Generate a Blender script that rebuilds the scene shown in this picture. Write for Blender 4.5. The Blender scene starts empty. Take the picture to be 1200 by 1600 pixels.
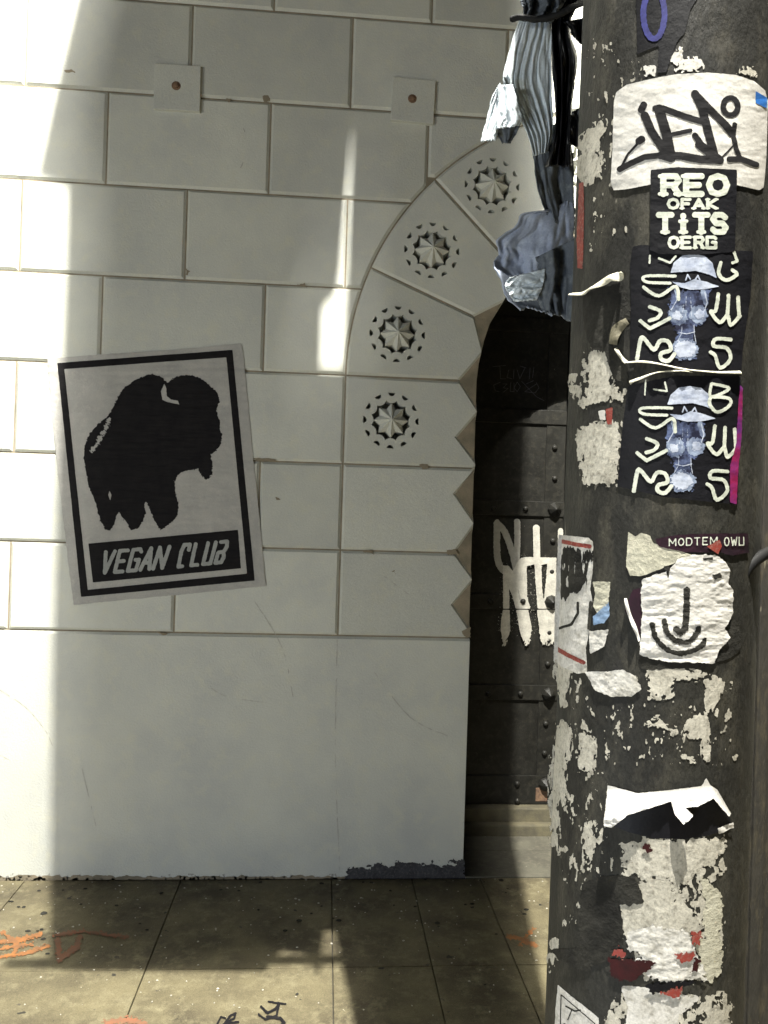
import bpy, math, random
import numpy as np
from mathutils import Vector, Matrix
from mathutils.geometry import delaunay_2d_cdt
R = math.radians
scene = bpy.context.scene
COL = scene.collection
random.seed(4)

# ------------------------------------------------------------------ camera
CAM = np.array([0.0, -3.15, 1.5])
F = 1200.0                                   # focal length in photograph pixels (1200 x 1600)
yaw, pitch, roll = R(4.25), R(0.10), R(1.75)
cf = np.array([math.sin(yaw)*math.cos(pitch), math.cos(yaw)*math.cos(pitch), math.sin(pitch)])
r0 = np.array([math.cos(yaw), -math.sin(yaw), 0.0]); u0 = np.cross(r0, cf)
cr = math.cos(roll)*r0 + math.sin(roll)*u0
cu = -math.sin(roll)*r0 + math.cos(roll)*u0
cd = bpy.data.cameras.new('camera'); cam = bpy.data.objects.new('camera', cd); COL.objects.link(cam)
m = Matrix.Identity(4)
for i in range(3):
    m[i][0], m[i][1], m[i][2], m[i][3] = cr[i], cu[i], -cf[i], CAM[i]
cam.matrix_world = m
cd.sensor_fit = 'VERTICAL'; cd.sensor_height = 36.0; cd.sensor_width = 27.0
cd.lens = 36.0*F/1600.0; cd.clip_start = 0.05; cd.clip_end = 500
scene.camera = cam
scene.render.resolution_x = 768; scene.render.resolution_y = 1024

# ------------------------------------------------------------------ night sky, street lamp and added fill lights
w = bpy.data.worlds.new('World'); scene.world = w; w.use_nodes = True
nt = w.node_tree; bg = nt.nodes['Background']
sky = nt.nodes.new('ShaderNodeTexSky'); sky.sky_type = 'NISHITA'; sky.sun_disc = False
sky.sun_elevation = R(-4); sky.sun_rotation = R(200)
nt.links.new(sky.outputs[0], bg.inputs[0]); bg.inputs[1].default_value = 0.25
scene.view_settings.view_transform = 'Standard'; scene.view_settings.look = 'None'
scene.view_settings.exposure = 0.0; scene.view_settings.gamma = 1.0
LAMP = np.array([0.401, -3.10, 6.4])          # lantern on the arm of the post
def light(name, kind, loc, energy, color, **kw):
    l = bpy.data.lights.new(name, kind); l.energy = energy; l.color = color
    for k, v in kw.items(): setattr(l, k, v)
    o = bpy.data.objects.new(name, l); o.location = loc; COL.objects.link(o); return o
light('street_lantern_light', 'POINT', LAMP, 5200, (1.0, 0.97, 0.88), shadow_soft_size=0.009)
light('lantern_halo_fill', 'POINT', LAMP, 1700, (1.0, 0.98, 0.90), shadow_soft_size=0.075)   # added larger light that softens the lantern's shadow edges
def aim(o, to):
    o.rotation_euler = (Vector(to) - o.location).to_track_quat('-Z', 'Y').to_euler()
o = light('low_left_fill', 'AREA', (-6.2, -7.0, 0.22), 215, (0.98, 1.0, 0.93), shape='RECTANGLE', size=1.2, size_y=0.25)  # soft fill from the low left, its source unseen
aim(o, (0, 0, 1.6))
o = light('cool_low_fill', 'AREA', (-1.7, -3.9, 0.28), 24, (0.60, 0.74, 1.0), shape='RECTANGLE', size=0.6, size_y=0.2)  # added cool fill for the post and wall, no real source
aim(o, (0.1, 0, 2.4))

# ------------------------------------------------------------------ helpers
def rays(P):
    P = np.asarray(P, float)
    return cf + np.outer((P[:, 0]-600)/F, cr) - np.outer((P[:, 1]-800)/F, cu)
def on_y(y):
    def f(P, off=0.0):
        d = rays(P); t = (y-CAM[1])/d[:, 1]
        Q = CAM + d*t[:, None]; Q[:, 1] -= off; return Q
    return f
wallS, DOORY = on_y(0.0), 0.50
doorS = on_y(DOORY)
def groundS(P, off=0.0):
    d = rays(P); Q = CAM + d*(-CAM[2]/d[:, 2])[:, None]; Q[:, 2] += off; return Q
# the post: a gently leaning cylinder
PR = 0.1085
PA = np.array([0.388, -2.276, 1.5]); PD = np.array([0.0075, 0.0, 1.0]); PD /= np.linalg.norm(PD)
def poleS(P, off=0.0):
    d = rays(P); dn = d - np.outer(d@PD, PD); c = CAM-PA; cn = c - (c@PD)*PD
    a = (dn*dn).sum(1); b = 2*(dn@cn); cc = cn@cn - PR*PR
    disc = b*b-4*a*cc; disc0 = np.maximum(disc, 0)
    t = (-b-np.sqrt(disc0))/(2*a); Q = CAM + d*t[:, None]
    rel = Q-PA; n = rel - np.outer(rel@PD, PD); n /= np.linalg.norm(n, axis=1)[:, None]
    if np.ndim(off) == 0: off = np.full(len(Q), off)
    return Q + n*off[:, None]
def hsh(ix, iy, s):
    h = (ix.astype(np.int64)*374761393 + iy.astype(np.int64)*668265263 + s*974711) & 0x7fffffff
    h = ((h ^ (h >> 13))*1274126177) & 0x7fffffff
    return ((h ^ (h >> 16)) & 0xffff)/65535.0
def vnoise(x, y, s=0):
    ix, iy = np.floor(x), np.floor(y); fx, fy = x-ix, y-iy
    fx = fx*fx*(3-2*fx); fy = fy*fy*(3-2*fy)
    a, b, c, d = hsh(ix, iy, s), hsh(ix+1, iy, s), hsh(ix, iy+1, s), hsh(ix+1, iy+1, s)
    return (a*(1-fx)+b*fx)*(1-fy) + (c*(1-fx)+d*fx)*fy
def fbm(x, y, s=0, o=4):
    r, a, t = 0, 1.0, 0
    for k in range(o):
        r = r + a*vnoise(x, y, s+k*17); t += a; a *= .55; x = x*2.03+3.1; y = y*2.03+1.7
    return r/t*2-1
WO = {}
def origin_of(V):
    V = np.asarray(V); lo, hi = V.min(0), V.max(0)
    return np.array([(lo[0]+hi[0])/2, (lo[1]+hi[1])/2, lo[2]])
def mk(name, V, Fs, mat, parent=None, smooth=False, org=None):
    V = np.asarray(V, float)
    if org is None: org = origin_of(V)
    me = bpy.data.meshes.new(name); me.from_pydata((V-org).tolist(), [], [list(f) for f in Fs]); me.update()
    if mat: me.materials.append(mat)
    if smooth: me.polygons.foreach_set('use_smooth', [True]*len(me.polygons))
    ob = bpy.data.objects.new(name, me); COL.objects.link(ob); WO[ob.name] = org
    if parent:
        ob.parent = parent; ob.location = org-WO[parent.name]
    else: ob.location = org
    return ob
def empty(name, loc, parent=None):
    ob = bpy.data.objects.new(name, None); ob.empty_display_size = .1; COL.objects.link(ob); WO[ob.name] = np.array(loc, float)
    ob.location = Vector(loc) if not parent else Vector(np.array(loc)-WO[parent.name])
    if parent: ob.parent = parent
    return ob
def tag(ob, label=None, cat=None, group=None, kind=None):
    for k, v in (('label', label), ('category', cat), ('group', group), ('kind', kind)):
        if v: ob[k] = v
    return ob
def jn(parts):
    V, Fs = [], []
    for v, f in parts:
        n = len(V); V += [tuple(p) for p in v]; Fs += [[i+n for i in q] for q in f]
    return V, Fs
def box(x0, x1, y0, y1, z0, z1, b=0.0):
    if b <= 0:
        V = [(x, y, z) for x in (x0, x1) for y in (y0, y1) for z in (z0, z1)]
        return V, [(0, 1, 3, 2), (4, 6, 7, 5), (0, 4, 5, 1), (2, 3, 7, 6), (0, 2, 6, 4), (1, 5, 7, 3)]
    import bmesh
    bm = bmesh.new(); bmesh.ops.create_cube(bm, size=1)
    for v in bm.verts:
        v.co = Vector(((x0+x1)/2+v.co.x*(x1-x0), (y0+y1)/2+v.co.y*(y1-y0), (z0+z1)/2+v.co.z*(z1-z0)))
    bmesh.ops.bevel(bm, geom=bm.edges[:], offset=b, segments=2, affect='EDGES', profile=.6)
    bm.verts.ensure_lookup_table()
    V = [tuple(v.co) for v in bm.verts]; Fs = [[v.index for v in f.verts] for f in bm.faces]; bm.free()
    return V, Fs
def lathe(c, prof, axis='y', n=20, sgn=-1):
    """prof: (radius, height along the axis direction)."""
    V, Fs = [], []
    for r, h in prof:
        for k in range(n):
            a = 2*math.pi*k/n
            if axis == 'y': V.append((c[0]+r*math.cos(a), c[1]+sgn*h, c[2]+r*math.sin(a)))
            else: V.append((c[0]+r*math.cos(a), c[1]+r*math.sin(a), c[2]+h))
    for i in range(len(prof)-1):
        for k in range(n):
            Fs.append((i*n+k, i*n+(k+1) % n, (i+1)*n+(k+1) % n, (i+1)*n+k))
    Fs.append(list(range((len(prof)-1)*n, len(prof)*n)))
    return V, Fs
def tube(pts, rad, n=10, jitter=0):
    pts = [Vector(p) for p in pts]; V, Fs = [], []
    rr = rad if hasattr(rad, '__len__') else [rad]*len(pts)
    for i, p in enumerate(pts):
        t = (pts[min(i+1, len(pts)-1)]-pts[max(i-1, 0)]).normalized()
        a = t.cross(Vector((.3, .9, .2))).normalized(); b = t.cross(a)
        for k in range(n):
            q = p + (a*math.cos(2*math.pi*k/n)+b*math.sin(2*math.pi*k/n))*rr[i]*(1+random.uniform(-jitter, jitter)); V.append(tuple(q))
    for i in range(len(pts)-1):
        for k in range(n): Fs.append((i*n+k, i*n+(k+1) % n, (i+1)*n+(k+1) % n, (i+1)*n+k))
    Fs.append(list(range(n))[::-1]); Fs.append(list(range((len(pts)-1)*n, len(pts)*n)))
    return V, Fs
def smooth_pts(P, n=6):
    P = [np.array(p, float) for p in P]; out = []
    for i in range(len(P)-1):
        a, b, c, d = P[max(i-1, 0)], P[i], P[i+1], P[min(i+2, len(P)-1)]
        for k in range(n):
            t = k/n; out.append(.5*((2*b)+(c-a)*t+(2*a-5*b+4*c-d)*t*t+(3*b-a-3*c+d)*t**3))
    out.append(P[-1]); return out

# ---- implicit flat shapes (stickers, paint, paper) laid on a surface by marching squares
def f_poly(X, Y, poly):
    P = np.asarray(poly, float); n = len(P); d = np.full(X.shape, 1e9); ins = np.zeros(X.shape, bool)
    for i in range(n):
        ax, ay = P[i]; bx, by = P[(i+1) % n]; ex, ey = bx-ax, by-ay
        L = ex*ex+ey*ey+1e-9; t = np.clip(((X-ax)*ex+(Y-ay)*ey)/L, 0, 1)
        d = np.minimum(d, (X-ax-t*ex)**2+(Y-ay-t*ey)**2)
        c = ((ay > Y) != (by > Y)) & (X < ex*(Y-ay)/(ey if abs(ey) > 1e-9 else 1e-9)+ax); ins ^= c
    d = np.sqrt(d); return np.where(ins, d, -d)
def f_stroke(X, Y, pts, w):
    d = np.full(X.shape, 1e9)
    ws = w if hasattr(w, '__len__') else [w]*len(pts)
    for i in range(len(pts)-1):
        ax, ay = pts[i]; bx, by = pts[i+1]; ex, ey = bx-ax, by-ay
        t = np.clip(((X-ax)*ex+(Y-ay)*ey)/(ex*ex+ey*ey+1e-9), 0, 1)
        d = np.minimum(d, np.sqrt((X-ax-t*ex)**2+(Y-ay-t*ey)**2)-(ws[i]*(1-t)+ws[i+1]*t)/2)
    return -d
def f_ell(X, Y, cx, cy, rx, ry):
    return (1-np.sqrt(((X-cx)/rx)**2+((Y-cy)/ry)**2))*min(rx, ry)
def march(field, bb, step):
    x0, y0, x1, y1 = bb; nx = max(2, int((x1-x0)/step)+2); ny = max(2, int((y1-y0)/step)+2)
    gx = x0+np.arange(nx)*step; gy = y0+np.arange(ny)*step; X, Y = np.meshgrid(gx, gy)
    f = field(X, Y); f = np.where(np.abs(f) < 1e-4, 1e-4, f); S = f > 0
    V, Fs, vid = [], [], {}
    def gv(j, i):
        k = (j, i)
        if k not in vid: vid[k] = len(V); V.append((gx[i], gy[j]))
        return vid[k]
    def ev(j, i, j2, i2):
        if (j2, i2) < (j, i): j, i, j2, i2 = j2, i2, j, i
        k = (j, i, j2, i2)
        if k not in vid:
            a, b = f[j, i], f[j2, i2]; t = min(max(a/(a-b), .02), .98)
            vid[k] = len(V); V.append((gx[i]*(1-t)+gx[i2]*t, gy[j]*(1-t)+gy[j2]*t))
        return vid[k]
    cnt = S[:-1, :-1].astype(int)+S[1:, :-1]+S[:-1, 1:]+S[1:, 1:]
    for j, i in zip(*np.nonzero(cnt)):
        cs = ((j, i), (j+1, i), (j+1, i+1), (j, i+1))
        if cnt[j, i] == 4: Fs.append([gv(*c) for c in cs]); continue
        poly = []
        for k in range(4):
            a, b = cs[k], cs[(k+1) % 4]
            if S[a]: poly.append(gv(*a))
            if S[a] != S[b]: poly.append(ev(*a, *b))
        if len(poly) >= 3: Fs.append(poly)
    return np.array(V).reshape(-1, 2), Fs
def decal(name, surf, off, field, bb, step, mat, parent=None, relief=None):
    V, Fs = march(field, bb, step)
    if not len(V): return None
    if surf is poleS: off *= .42      # printed films lie almost flush
    o_ = off if relief is None else off+relief(V[:, 0], V[:, 1])
    return mk(name, surf(V, o_), Fs, mat, parent, smooth=relief is not None)
def U(*fs): return lambda X, Y: np.maximum.reduce([f(X, Y) for f in fs])
def poly(P, amp=0, sc=6, s=0): return lambda X, Y: f_poly(X, Y, P)+(amp*fbm(X/sc, Y/sc, s) if amp else 0)
def strokes(L, w, amp=0, sc=4, s=0):
    def g(X, Y):
        f = np.maximum.reduce([f_stroke(X, Y, p, w if len(q) == 0 else q[0]) for p, *q in L])
        return f+(amp*fbm(X/sc, Y/sc, s) if amp else 0)
    return g
def bbx(P, m=4):
    P = np.array([q for p in P for q in p], float)
    return P[:, 0].min()-m, P[:, 1].min()-m, P[:, 0].max()+m, P[:, 1].max()+m
def C1(P): return [(860+x/3.529, y/3.529) for x, y in P]
def C2(P): return [(860+x/3.529, 380+y/3.529) for x, y in P]
def C3(P): return [(860+x/3.529, 800+y/3.529) for x, y in P]
def C4(P): return [(840+x/3.333, 1200+y/3.333) for x, y in P]
def CP(P): return [(60+x/3.158, 520+y/3.158) for x, y in P]

# ------------------------------------------------------------------ materials
def mat(name, cols, scale=8, rough=.7, bump=0, bscale=60, metal=0, detail=6, stretch=(1, 1, 1), rvar=.0, spec=.5,
        spots=None, contrast=(.35, .65), grain=.16):
    """cols: two or three colours mixed by two layers of noise; spots: list of (scale, threshold, colour)."""
    M = bpy.data.materials.new(name); M.use_nodes = True; t = M.node_tree; N = t.nodes; L = t.links; b = N['Principled BSDF']
    tc = N.new('ShaderNodeTexCoord'); mp = N.new('ShaderNodeMapping'); L.new(tc.outputs['Object'], mp.inputs[0]); mp.inputs['Scale'].default_value = stretch
    def noise(sc, det=detail, ro=.6):
        n = N.new('ShaderNodeTexNoise'); n.inputs['Scale'].default_value = sc; n.inputs['Detail'].default_value = det
        n.inputs['Roughness'].default_value = ro; L.new(mp.outputs[0], n.inputs['Vector']); return n
    def ramp(src, a, c):
        r = N.new('ShaderNodeMapRange'); r.inputs['From Min'].default_value = a; r.inputs['From Max'].default_value = c; L.new(src, r.inputs['Value']); return r.outputs[0]
    def mix(f, A, B):
        x = N.new('ShaderNodeMix'); x.data_type = 'RGBA'; L.new(f, x.inputs['Factor'])
        for sl, v in ((6, A), (7, B)):
            if isinstance(v, tuple): x.inputs[sl].default_value = (*v, 1)
            else: L.new(v, x.inputs[sl])
        return x.outputs[2]
    c = mix(ramp(noise(scale).outputs[0], *contrast), cols[0], cols[1])
    if len(cols) > 2: c = mix(ramp(noise(scale*4.3, 8, .7).outputs[0], .5, .72), c, cols[2])
    for sp in (spots or []):
        c = mix(ramp(noise(sp[0], 3, .55).outputs[0], sp[1], sp[1]+.02), c, sp[2])
    if grain:
        gn = noise(330, 2, .8); gm = N.new('ShaderNodeMapRange'); gm.inputs['From Min'].default_value = .25; gm.inputs['From Max'].default_value = .75
        gm.inputs['To Min'].default_value = 1-grain; gm.inputs['To Max'].default_value = 1+grain; L.new(gn.outputs[0], gm.inputs['Value'])
        hs = N.new('ShaderNodeHueSaturation'); L.new(c, hs.inputs['Color']); L.new(gm.outputs[0], hs.inputs['Value']); c = hs.outputs[0]
    L.new(c, b.inputs['Base Color']); b.inputs['Metallic'].default_value = metal
    b.inputs['Specular IOR Level'].default_value = spec
    b.inputs['Roughness'].default_value = rough
    if rvar: 
        rr = N.new('ShaderNodeMapRange'); rr.inputs['To Min'].default_value = rough-rvar; rr.inputs['To Max'].default_value = rough+rvar
        L.new(noise(scale*3).outputs[0], rr.inputs['Value']); L.new(rr.outputs[0], b.inputs['Roughness'])
    if bump:
        bn = N.new('ShaderNodeBump'); bn.inputs['Strength'].default_value = bump; bn.inputs['Distance'].default_value = .004
        L.new(noise(bscale, 8, .65).outputs[0], bn.inputs['Height']); L.new(bn.outputs[0], b.inputs['Normal'])
    return M
M = {}
for i_, (k_, f_) in enumerate((('wall', 1.0), ('wall2', .93), ('wall3', 1.04))):
    c_ = [tuple(v*f_ for v in q) for q in ((.585, .59, .525), (.47, .48, .455), (.575, .57, .48))]
    M[k_] = mat('painted_stone', c_, 3.2+.4*i_, .62, .45, 120, grain=.17, contrast=(.3, .7), spots=[(70, .745, (.42, .40, .34))])
M['groove'] = mat('dusty_joint', [(.27, .225, .16), (.16, .14, .10)], 12, .9, .4, 80)
M['scratch'] = mat('pencil_scratch', [(.36, .35, .32), (.46, .45, .41)], 60, .8)
M['tar'] = mat('tar_black', [(.05, .05, .056), (.025, .024, .028), (.12, .115, .11)], 22, .9)
M['splash'] = mat('splash_dirt', [(.36, .35, .32), (.26, .25, .23)], 30, .9)
M['rust'] = mat('rusty_bolt', [(.20, .12, .07), (.10, .06, .04)], 60, .8, .6, 120)
M['paper'] = mat('grey_paper', [(.42, .41, .385), (.34, .335, .32), (.45, .43, .40)], 9, .75, .3, 60, stretch=(1, 1, 1))
M['ink'] = mat('black_ink', [(.010, .0095, .011), (.015, .014, .015)], 20, .8, spec=.12)
M['inkgrey'] = mat('reversed_letter_paper', [(.33, .34, .33), (.28, .29, .28)], 12, .75)
M['pole'] = mat('post_paint', [(.040, .039, .033), (.019, .0185, .017), (.072, .067, .053)], 6, .6, .5, 70, stretch=(1, 1, .45), rvar=.15, spec=.15, grain=.3,
                spots=[(38, .72, (.20, .185, .15)), (16, .72, (.028, .027, .025))])
M['white'] = mat('white_vinyl', [(.66, .64, .60), (.56, .54, .50)], 14, .5, .12, 50)
M['whitetorn'] = mat('torn_white_paper', [(.66, .64, .60), (.50, .48, .43), (.34, .32, .27)], 22, .85, .15, 90, grain=.2)
M['scrap'] = mat('paper_scrap', [(.56, .53, .45), (.40, .375, .31), (.13, .12, .095)], 30, .85, .2, 130, grain=.25)
M['beige'] = mat('beige_paper', [(.50, .48, .38), (.42, .40, .31)], 18, .8, .5, 80)
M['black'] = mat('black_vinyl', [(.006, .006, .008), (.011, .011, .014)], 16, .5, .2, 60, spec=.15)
M['cream'] = mat('cream_print', [(.62, .64, .55), (.52, .55, .47)], 30, .5)
M['pale'] = mat('pale_blue_print', [(.46, .50, .60), (.20, .24, .36)], 60, .6, contrast=(.45, .7))
M['midblue'] = mat('hazy_blue_print', [(.05, .065, .13), (.30, .36, .48)], 70, .6, contrast=(.35, .6), spec=.2)
M['blue'] = mat('deep_blue_print', [(.012, .014, .035), (.10, .13, .24)], 75, .6, contrast=(.45, .62), spec=.2)
M['bluesq'] = mat('bright_blue_print', [(.03, .16, .50), (.03, .12, .40)], 30, .4)
M['bluetag'] = mat('blue_marker', [(.05, .055, .24), (.02, .02, .10)], 60, .7, spec=.2)
M['magenta'] = mat('magenta_print', [(.24, .012, .07), (.06, .03, .20)], 7, .6, spec=.2, contrast=(.45, .55))
M['red'] = mat('red_print', [(.30, .04, .025), (.16, .022, .018), (.34, .2, .16)], 50, .7)
M['darkred'] = mat('dark_red_paper', [(.045, .006, .007), (.016, .006, .006)], 30, .7, spec=.2)
M['purple'] = mat('plum_paper', [(.028, .008, .018), (.012, .006, .010)], 30, .7, spec=.2)
M['lblue'] = mat('light_blue_scrap', [(.16, .28, .48), (.3, .38, .48)], 30, .6)
M['grime_shadow'] = mat('dark_grime_shadow', [(.016, .0155, .014), (.045, .043, .036)], 14, .8, .5, 90, spec=.15)  # also colours the painted shadow under the white ringed sticker
M['iron'] = mat('painted_iron', [(.020, .0195, .017), (.010, .0098, .0085), (.032, .030, .024)], 9, .42, .45, 45, rvar=.12, grain=.25, spec=.22, spots=[(45, .74, (.13, .12, .09))])
M['chrome'] = mat('silver_spray_paint', [(.60, .58, .51), (.40, .385, .34), (.66, .64, .57)], 22, .40, .6, 60, metal=.3)
M['spray'] = mat('grey_spray_paint', [(.34, .33, .29), (.27, .26, .23)], 40, .5)
M['chalk'] = mat('chalk_line', [(.10, .10, .11), (.06, .06, .07)], 90, .9)
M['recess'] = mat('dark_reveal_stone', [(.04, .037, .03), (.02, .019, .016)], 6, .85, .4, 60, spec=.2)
M['sill'] = mat('worn_sill_stone', [(.13, .115, .07), (.08, .072, .05)], 18, .7, .5, 60)
M['slabdark'] = mat('dark_threshold_slab', [(.12, .115, .088), (.08, .075, .06), (.15, .14, .105)], 9, .6, .5, 70, spots=[(50, .72, (.4, .38, .3))])
M['tile'] = mat('pavement_stone', [(.175, .152, .092), (.082, .070, .047), (.225, .20, .125)], 4.5, .55, .7, 55, rvar=.12, grain=.35, spec=.2,
                spots=[(17, .725, (.04, .037, .03)), (48, .735, (.5, .48, .40)), (33, .70, (.09, .078, .058)), (95, .74, (.45, .43, .36))])
M['joint'] = mat('dirty_joint', [(.05, .045, .034), (.07, .062, .048)], 30, .9)
M['asphalt'] = mat('asphalt', [(.05, .05, .05), (.035, .035, .035)], 30, .9, .5, 90)
M['orange'] = mat('orange_spray_paint', [(.33, .13, .035), (.17, .085, .04)], 20, .7)
M['orangedull'] = mat('faded_orange_spray_paint', [(.26, .10, .05), (.17, .10, .06)], 20, .7)
M['clothp'] = mat('pale_cloth', [(.60, .66, .70), (.50, .56, .60), (.36, .41, .43)], 9, .95, .15, 120, grain=.14, spec=.1)
M['clothb'] = mat('blue_grey_cloth', [(.36, .40, .49), (.25, .285, .37), (.40, .44, .50)], 9, .95, .15, 120, grain=.16, spec=.1)
M['clothg'] = mat('dark_grey_cloth', [(.13, .145, .165), (.07, .08, .095), (.18, .20, .21)], 9, .95, .15, 120, grain=.16, spec=.1)
M['bag'] = mat('black_plastic', [(.008, .008, .009), (.014, .014, .015)], 14, .35, .3, 30)
M['post'] = mat('rusty_dark_post', [(.022, .019, .013), (.009, .008, .006), (.055, .045, .024)], 9, .8, .9, 60, stretch=(1, 1, .3), spots=[(50, .68, (.11, .10, .07))])
M['cable'] = mat('black_rubber', [(.008, .008, .008), (.014, .014, .014)], 20, .7, spec=.15)
M['canvas'] = mat('shade_panel_canvas', [(.3, .05, .05), (.25, .04, .04)], 10, .8)
M['glass'] = mat('lantern_glass', [(.8, .8, .8), (.8, .8, .8)], 4, .3)

# ------------------------------------------------------------------ ground
V, Fs = box(-60, 60, -60, 60, -.3, -.03); tag(mk('street', V, Fs, M['asphalt']), kind='structure')
xs = [-8, -7.4, -6.8, -6.15, -5.5, -4.9, -4.3, -3.65, -3.0, -2.4, -1.76, -1.15, -.54, .065, .395, .68, 1.0, 1.32, 1.9, 2.5, 3.1, 3.7, 4.3, 4.9, 5.5, 6.1, 6.7, 7.3, 8]
ys = [-.004, -.615, -1.25, -1.86, -2.5, -3.1, -3.7, -4.3, -4.9, -5.5, -6.1, -6.7, -7.3, -7.9]
parts = []
for j in range(len(ys)-1):
    for i in range(len(xs)-1):
        g = .0016; dz = random.uniform(-.0012, .0012)
        parts.append(box(xs[i]+g, xs[i+1]-g, ys[j+1]+g, ys[j]-g, -.025, dz, .0025))
V, Fs = jn(parts); pav = tag(mk('pavement', V, Fs, M['tile']), kind='structure')
V, Fs = box(-8, 8, -7.9, .60, -.029, -.012); tag(mk('pavement_bed', V, Fs, M['joint']), kind='structure')

# ------------------------------------------------------------------ building wall with block joints
CX, CZ, RO = 1.232, 2.062, 1.172
JX = .607; RI = CX-JX
GD = .009
zJ = [.993, 1.344, 1.698, 2.062, 2.419, 2.785, 3.158, 3.533, 3.90, 4.27, 4.64, 5.0]
bld = empty('building', (CX, 0, 0))
tag(bld, 'white painted stone building front with block joints around a dark arched doorway', 'building')
def inset(P, D):
    """P ccw polygon, D per-edge inward distance."""
    n = len(P); out = []
    def line(i):
        a, b = np.array(P[i]), np.array(P[(i+1) % n]); e = b-a; e = e/ (np.linalg.norm(e)+1e-12)
        nn = np.array([-e[1], e[0]]); return a+nn*D[i], e
    for i in range(n):
        p, d = line((i-1) % n); q, e = line(i)
        cr_ = d[0]*e[1]-d[1]*e[0]
        if abs(cr_) < .05: out.append(tuple(q)); continue
        t = ((q[0]-p[0])*e[1]-(q[1]-p[1])*e[0])/cr_
        out.append(tuple(p+d*t))
    return out
def stone(P, D, holes=(), flip=False, g=.0022, ch=.0105):
    """raised block: face at y=0, bevel down to the joint depth on edges where D is 1"""
    if flip:
        P = [(2*CX-x, z) for x, z in P][::-1]; D = list(D[:-1][::-1])+[D[-1]]
        holes = [[(2*CX-x, z) for x, z in h] for h in holes]
    low = inset(P, [g if d else 0 for d in D]); top = inset(P, [g+ch if d else 0 for d in D])
    n = len(P); V, Fs = [], []
    if holes:
        vs = [Vector(p) for p in top]; fs = [list(range(n))]
        for h in holes:
            b = len(vs); vs += [Vector(p) for p in h]; fs.append(list(range(b, b+len(h))))
        ed = [(f[i], f[(i+1) % len(f)]) for f in fs for i in range(len(f))]
        ov, oe, of, *_ = delaunay_2d_cdt(vs, ed, [], 0, 1e-6)
        hp = [np.array(h) for h in holes]
        for f in of:
            c = sum((ov[i] for i in f), Vector((0, 0)))/len(f)
            A = np.array([[c.x]]); B = np.array([[c.y]])
            if f_poly(A, B, top)[0, 0] < 0 or any(f_poly(A, B, h)[0, 0] > 0 for h in hp): continue
            Fs.append(list(f))
        V = [(v.x, 0, v.y) for v in ov]
    else:
        V = [(x, 0, z) for x, z in top]; Fs = [list(range(n))]
    b = len(V); V += [(x, 0, z) for x, z in top]+[(x, GD+.001, z) for x, z in low]
    for i in range(n):
        k = (i+1) % n
        if D[i]: Fs.append((b+i, b+k, b+n+k, b+n+i))
    return V, Fs
def arcx(z):
    s = RO*RO-(z-CZ)**2
    return CX-math.sqrt(s) if (s > 0 and z >= CZ) else (CX-RO if z < CZ else 9)
wallp = []
def block(x0, x1, z0, z1):
    z0_, z1_ = z0, z1
    if x1 <= arcx(max(z0, CZ+1e-6)) and x1 <= arcx(z1) or z0 > CZ+RO:
        P = [(x0, z0), (x1, z0), (x1, z1), (x0, z1)]
    else:
        rb = []
        for k in range(25):
            z = z0+(z1-z0)*k/24; xr = min(x1, arcx(z))
            if xr > x0+.02: rb.append((xr, z))
        if len(rb) < 2: return
        zt = rb[-1][1]; zb = rb[0][1]
        if zb > z0+1e-6: z0_ = zb
        keep = [rb[0]]
        for q in rb[1:-1]:
            if abs(q[0]-x1) > 1e-6 or abs(keep[-1][0]-x1) > 1e-6: keep.append(q)
        keep.append(rb[-1])
        P = [(x0, z0_)]+keep+[(x0, z1)]
        if P[-2][1] < z1-1e-6: P[-1] = (x0, P[-2][1])
        Q = [P[0]]
        for q in P[1:]:
            if math.hypot(q[0]-Q[-1][0], q[1]-Q[-1][1]) > .012: Q.append(q)
        P = Q
        if len(P) < 3: return
    wallp.append(stone(P, [1]*len(P))); wallp.append(stone(P, [1]*len(P), flip=True))
for k in range(len(zJ)-1):
    z0, z1 = zJ[k], zJ[k+1]
    off = -.277 if k % 2 == 1 else -.602        # running bond
    jx = [off+.648*i for i in range(-4, 5)]
    if k < 3:
        js = [x for x in jx if x < CX-RO-.1]+[CX-RO]
    else:
        js = [x for x in jx if x < CX-.12]+[CX]
    for a, b in zip(js[:-1], js[1:]): block(a, b, z0, z1)
# smooth plinth slab below the block courses
for fl in (0, 1):
    wallp.append(stone([(-3.0, .0), (JX, .0), (JX, .993), (-3.0, .993)], [0, 0, 1, 0], flip=bool(fl)))
V, Fs = jn(wallp); ob = mk('stone_wall', V, Fs, M['wall'], bld, org=WO[bld.name])
ob.data.materials.append(M['wall2']); ob.data.materials.append(M['wall3'])
mi = []
for k_, (v_, f_) in enumerate(wallp): mi += [0 if k_ >= len(wallp)-2 else random.choice((0, 1, 2))]*len(f_)
ob.data.polygons.foreach_set('material_index', mi)

# rosette outlines
def scallop(cx, cz):
    out = []
    for k in range(12):
        c = k*30
        for dl in np.linspace(-14.6, 14.6, 9):
            s = .103*math.sin(R(dl)); r = .103*math.cos(R(dl))-math.sqrt(max(.0305**2-s*s, 0)); a = R(c+dl)
            out.append((cx+r*math.cos(a), cz+r*math.sin(a)))
    return out
def moons(cx, cz):
    H = []
    for k in range(12):
        a = R(k*30); u = np.array([math.cos(a), math.sin(a)]); t = np.array([-u[1], u[0]]); c = np.array([cx, cz])+u*.1160
        H.append([tuple(c-u*.0160*math.cos(q)+t*.0145*math.sin(q)) for q in np.linspace(-1.5, 1.5, 8)])
    return H
def hole_walls(h, y0, y1):
    n = len(h); V = [(x, y0, z) for x, z in h]+[(x, y1, z) for x, z in h]
    return V, [(i, n+i, n+(i+1) % n, (i+1) % n) for i in range(n)]+[list(range(n, 2*n))]
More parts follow.
